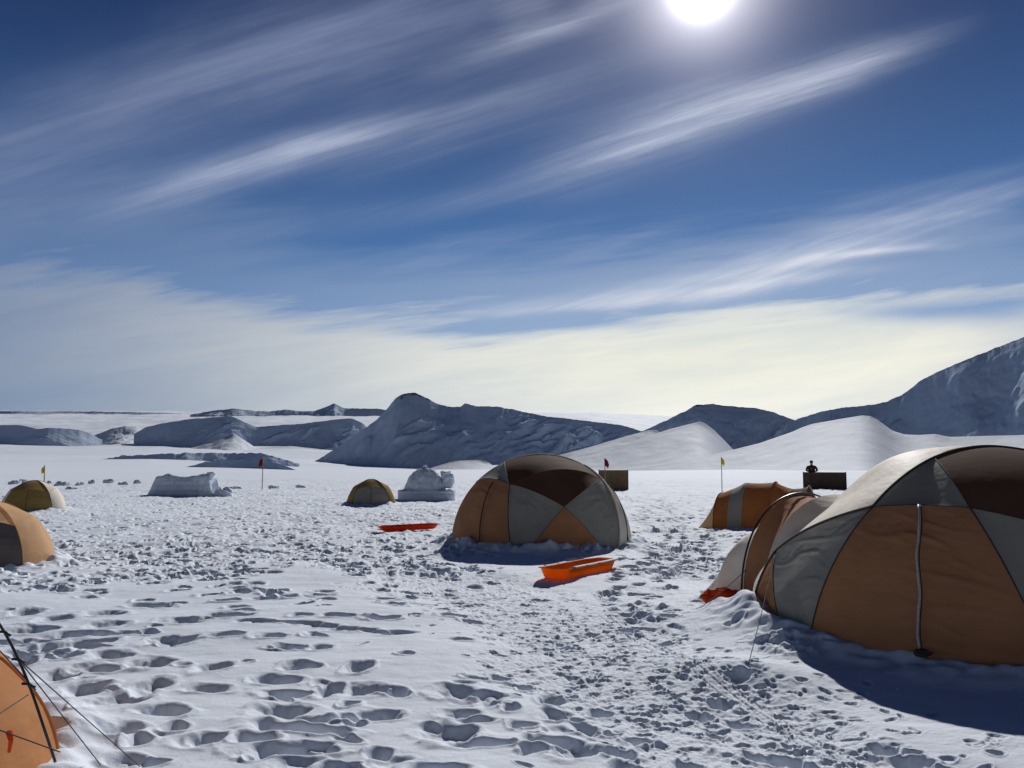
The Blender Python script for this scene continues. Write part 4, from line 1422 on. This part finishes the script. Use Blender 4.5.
st = None
for s_ in [((120, 214), (410, 122), 24, 11, 0.72), ((590, 152), (950, 24), 30, 12, 0.85), ((380, 265), (560, 225), 13, 8, 0.22), ((250, 236), (600, 178), 14, 10, 0.16),
           ((700, 280), (1070, 176), 22, 16, 0.7), ((430, 312), (760, 286), 5, 5, .6), ((500, 300), (900, 268), 5, 6, .5), ((820, 255), (960, 246), 4, 4, .5), ((450, 62), (640, -8), 14, 10, 0.4), ((0, 300), (60, 280), 14, 8, .2), ((830, 205), (1060, 155), 8, 8, .12),
           ((560, 290), (1000, 235), 7, 5, .3), ((480, 185), (700, 120), 16, 14, .18), ((500, 20), (560, 0), 30, 20, .2), ((330, 165), (640, 60), 30, 26, .22)]:
    e = streak(*s_)
    st = e if st is None else st + e
st = st * (0.55 + mrange(nB, 0.3, 0.72, 0, 0.75)) * (0.62 + mrange(nA, 0.35, 0.7, 0, 0.5)) * (0.85 + mrange(nF, 0.35, 0.7, 0, 0.3))
# broad thin veil over the upper left
veil = None
for s_ in [((-60, 205), (560, -30), 62, 78, 0.55), ((150, 90), (640, -80), 50, 70, 0.25), ((-150, 190), (120, 190), 70, 60, 0.35), ((560, 40), (860, -90), 60, 60, .18)]:
    e = streak(*s_, warp=0.22)
    veil = e if veil is None else veil + e
veil = veil * (0.5 + mrange(nA, 0.3, 0.75, 0, 0.6)) * (0.75 + mrange(nB, 0.3, 0.7, 0, 0.45))
# the bank low over the horizon
top_line = uv(512, 300)[1]
wisp = (wnoise(vec(U * 0.8, V * 5.5 - U * 0.9, 5.0), 2.2, 8, 0.62, 0.5) - 0.5)
wisp2 = (wnoise(vec(U * 1.4, V * 14 - U * 1.6, 7.7), 2.6, 7, 0.6, 0.3) - 0.5)
u0 = uv(0, 300)[0]
left_lift = mrange(U, uv(430, 0)[0], uv(60, 0)[0], 0, 0.075)
right_lift = mrange(U, uv(560, 0)[0], uv(1000, 0)[0], 0, 0.040)
hb = V - left_lift - right_lift + wisp * 0.17 + wisp2 * 0.10
bank = 1.0 - mrange(hb, uv(512, 350)[1], uv(512, 296)[1])
hole = streak((860, 312), (1080, 300), 8, 16, 0.7) + streak((420, 326), (680, 314), 6, 7, 0.6)
bank = bank * (1.0 - hole) * (0.90 + wisp2 * 0.3 + wisp * .2)
thin = 1.0 - mrange(hb, uv(512, 300)[1], uv(512, 215)[1])
bank = mth('MAXIMUM', bank, thin * 0.22)

# cloud light: brighter and creamier under the sun, greyer away from it
sun_u = uv(702, 0)[0]
du = (U - uv(720, 0)[0]) * 1.75
near_sun = exp_(du * du * -1.0)
lowg = mrange(V, uv(0, 420)[1], uv(0, 330)[1])
ccol = wmix(near_sun, sky_lin(118, 136, 166), sky_lin(241, 241, 236))
cre = exp_(((U - uv(700, 0)[0]) * 2.4) * ((U - uv(700, 0)[0]) * 2.4) * -1.0) * exp_(((V - uv(0, 355)[1]) * 13.0) * ((V - uv(0, 355)[1]) * 13.0) * -1.0)
ccol = wmix(cre * 0.7, ccol, sky_lin(253, 249, 226))
ccol = wmix(1.0, ccol, wmix(mrange(wisp, -0.2, 0.2), (0.86, 0.89, 0.93), (1.05, 1.04, 1.02)), 'MULTIPLY')
ccol2 = wmix(near_sun, sky_lin(150, 162, 192), sky_lin(205, 212, 230))

sv = mth('ADD', sd.x * dX, sd.y * dY) + dZ * sd.z      # cosine to the sun
ang = mth('ARCCOSINE', mth('MINIMUM', sv, 0.99999))
glow1 = exp_(ang * ang * (-1.0 / (0.058 ** 2)))
glow2 = exp_(ang * (-1.0 / 0.075))
disc = exp_(ang * ang * (-1.0 / (0.0225 ** 2)))
fwd = ahead
col = wmix(mth('MULTIPLY', veil, fwd, clamp=True), base, sky_lin(128, 140, 172))
col = wmix(mth('MULTIPLY', st, fwd, clamp=True), col, ccol2)
# elsewhere round the horizon a plain soft bank
rear = (1.0 - mrange(dZ, 0.05, 0.22)) * (1.0 - fwd) * 0.6
bk = mth('MULTIPLY', bank, fwd) + rear
col = wmix(mth('ADD', bk, 0.0, clamp=True), col, ccol)
gl = glow1 * 0.75 + glow2 * 0.36
col = wmix(1.0, col, wmix(1.0, (1.0, 0.95, 1.0), vec(gl, gl, gl), 'MULTIPLY'), 'ADD')
dd_ = disc * 5.0
col = wmix(1.0, col, vec(dd_, dd_, dd_), 'ADD')
nt.links.new(col.s, bg.inputs[0])
bg.inputs[1].default_value = 1.0

# ------------------------------------------------------------------ view
sc.view_settings.view_transform = 'Standard'
sc.view_settings.look = 'None'
sc.view_settings.exposure = 0
sc.view_settings.gamma = 1
sc.view_settings.use_curve_mapping = False
sc.cycles.max_bounces = 5
sc.cycles.diffuse_bounces = 3
sc.cycles.use_denoising = True
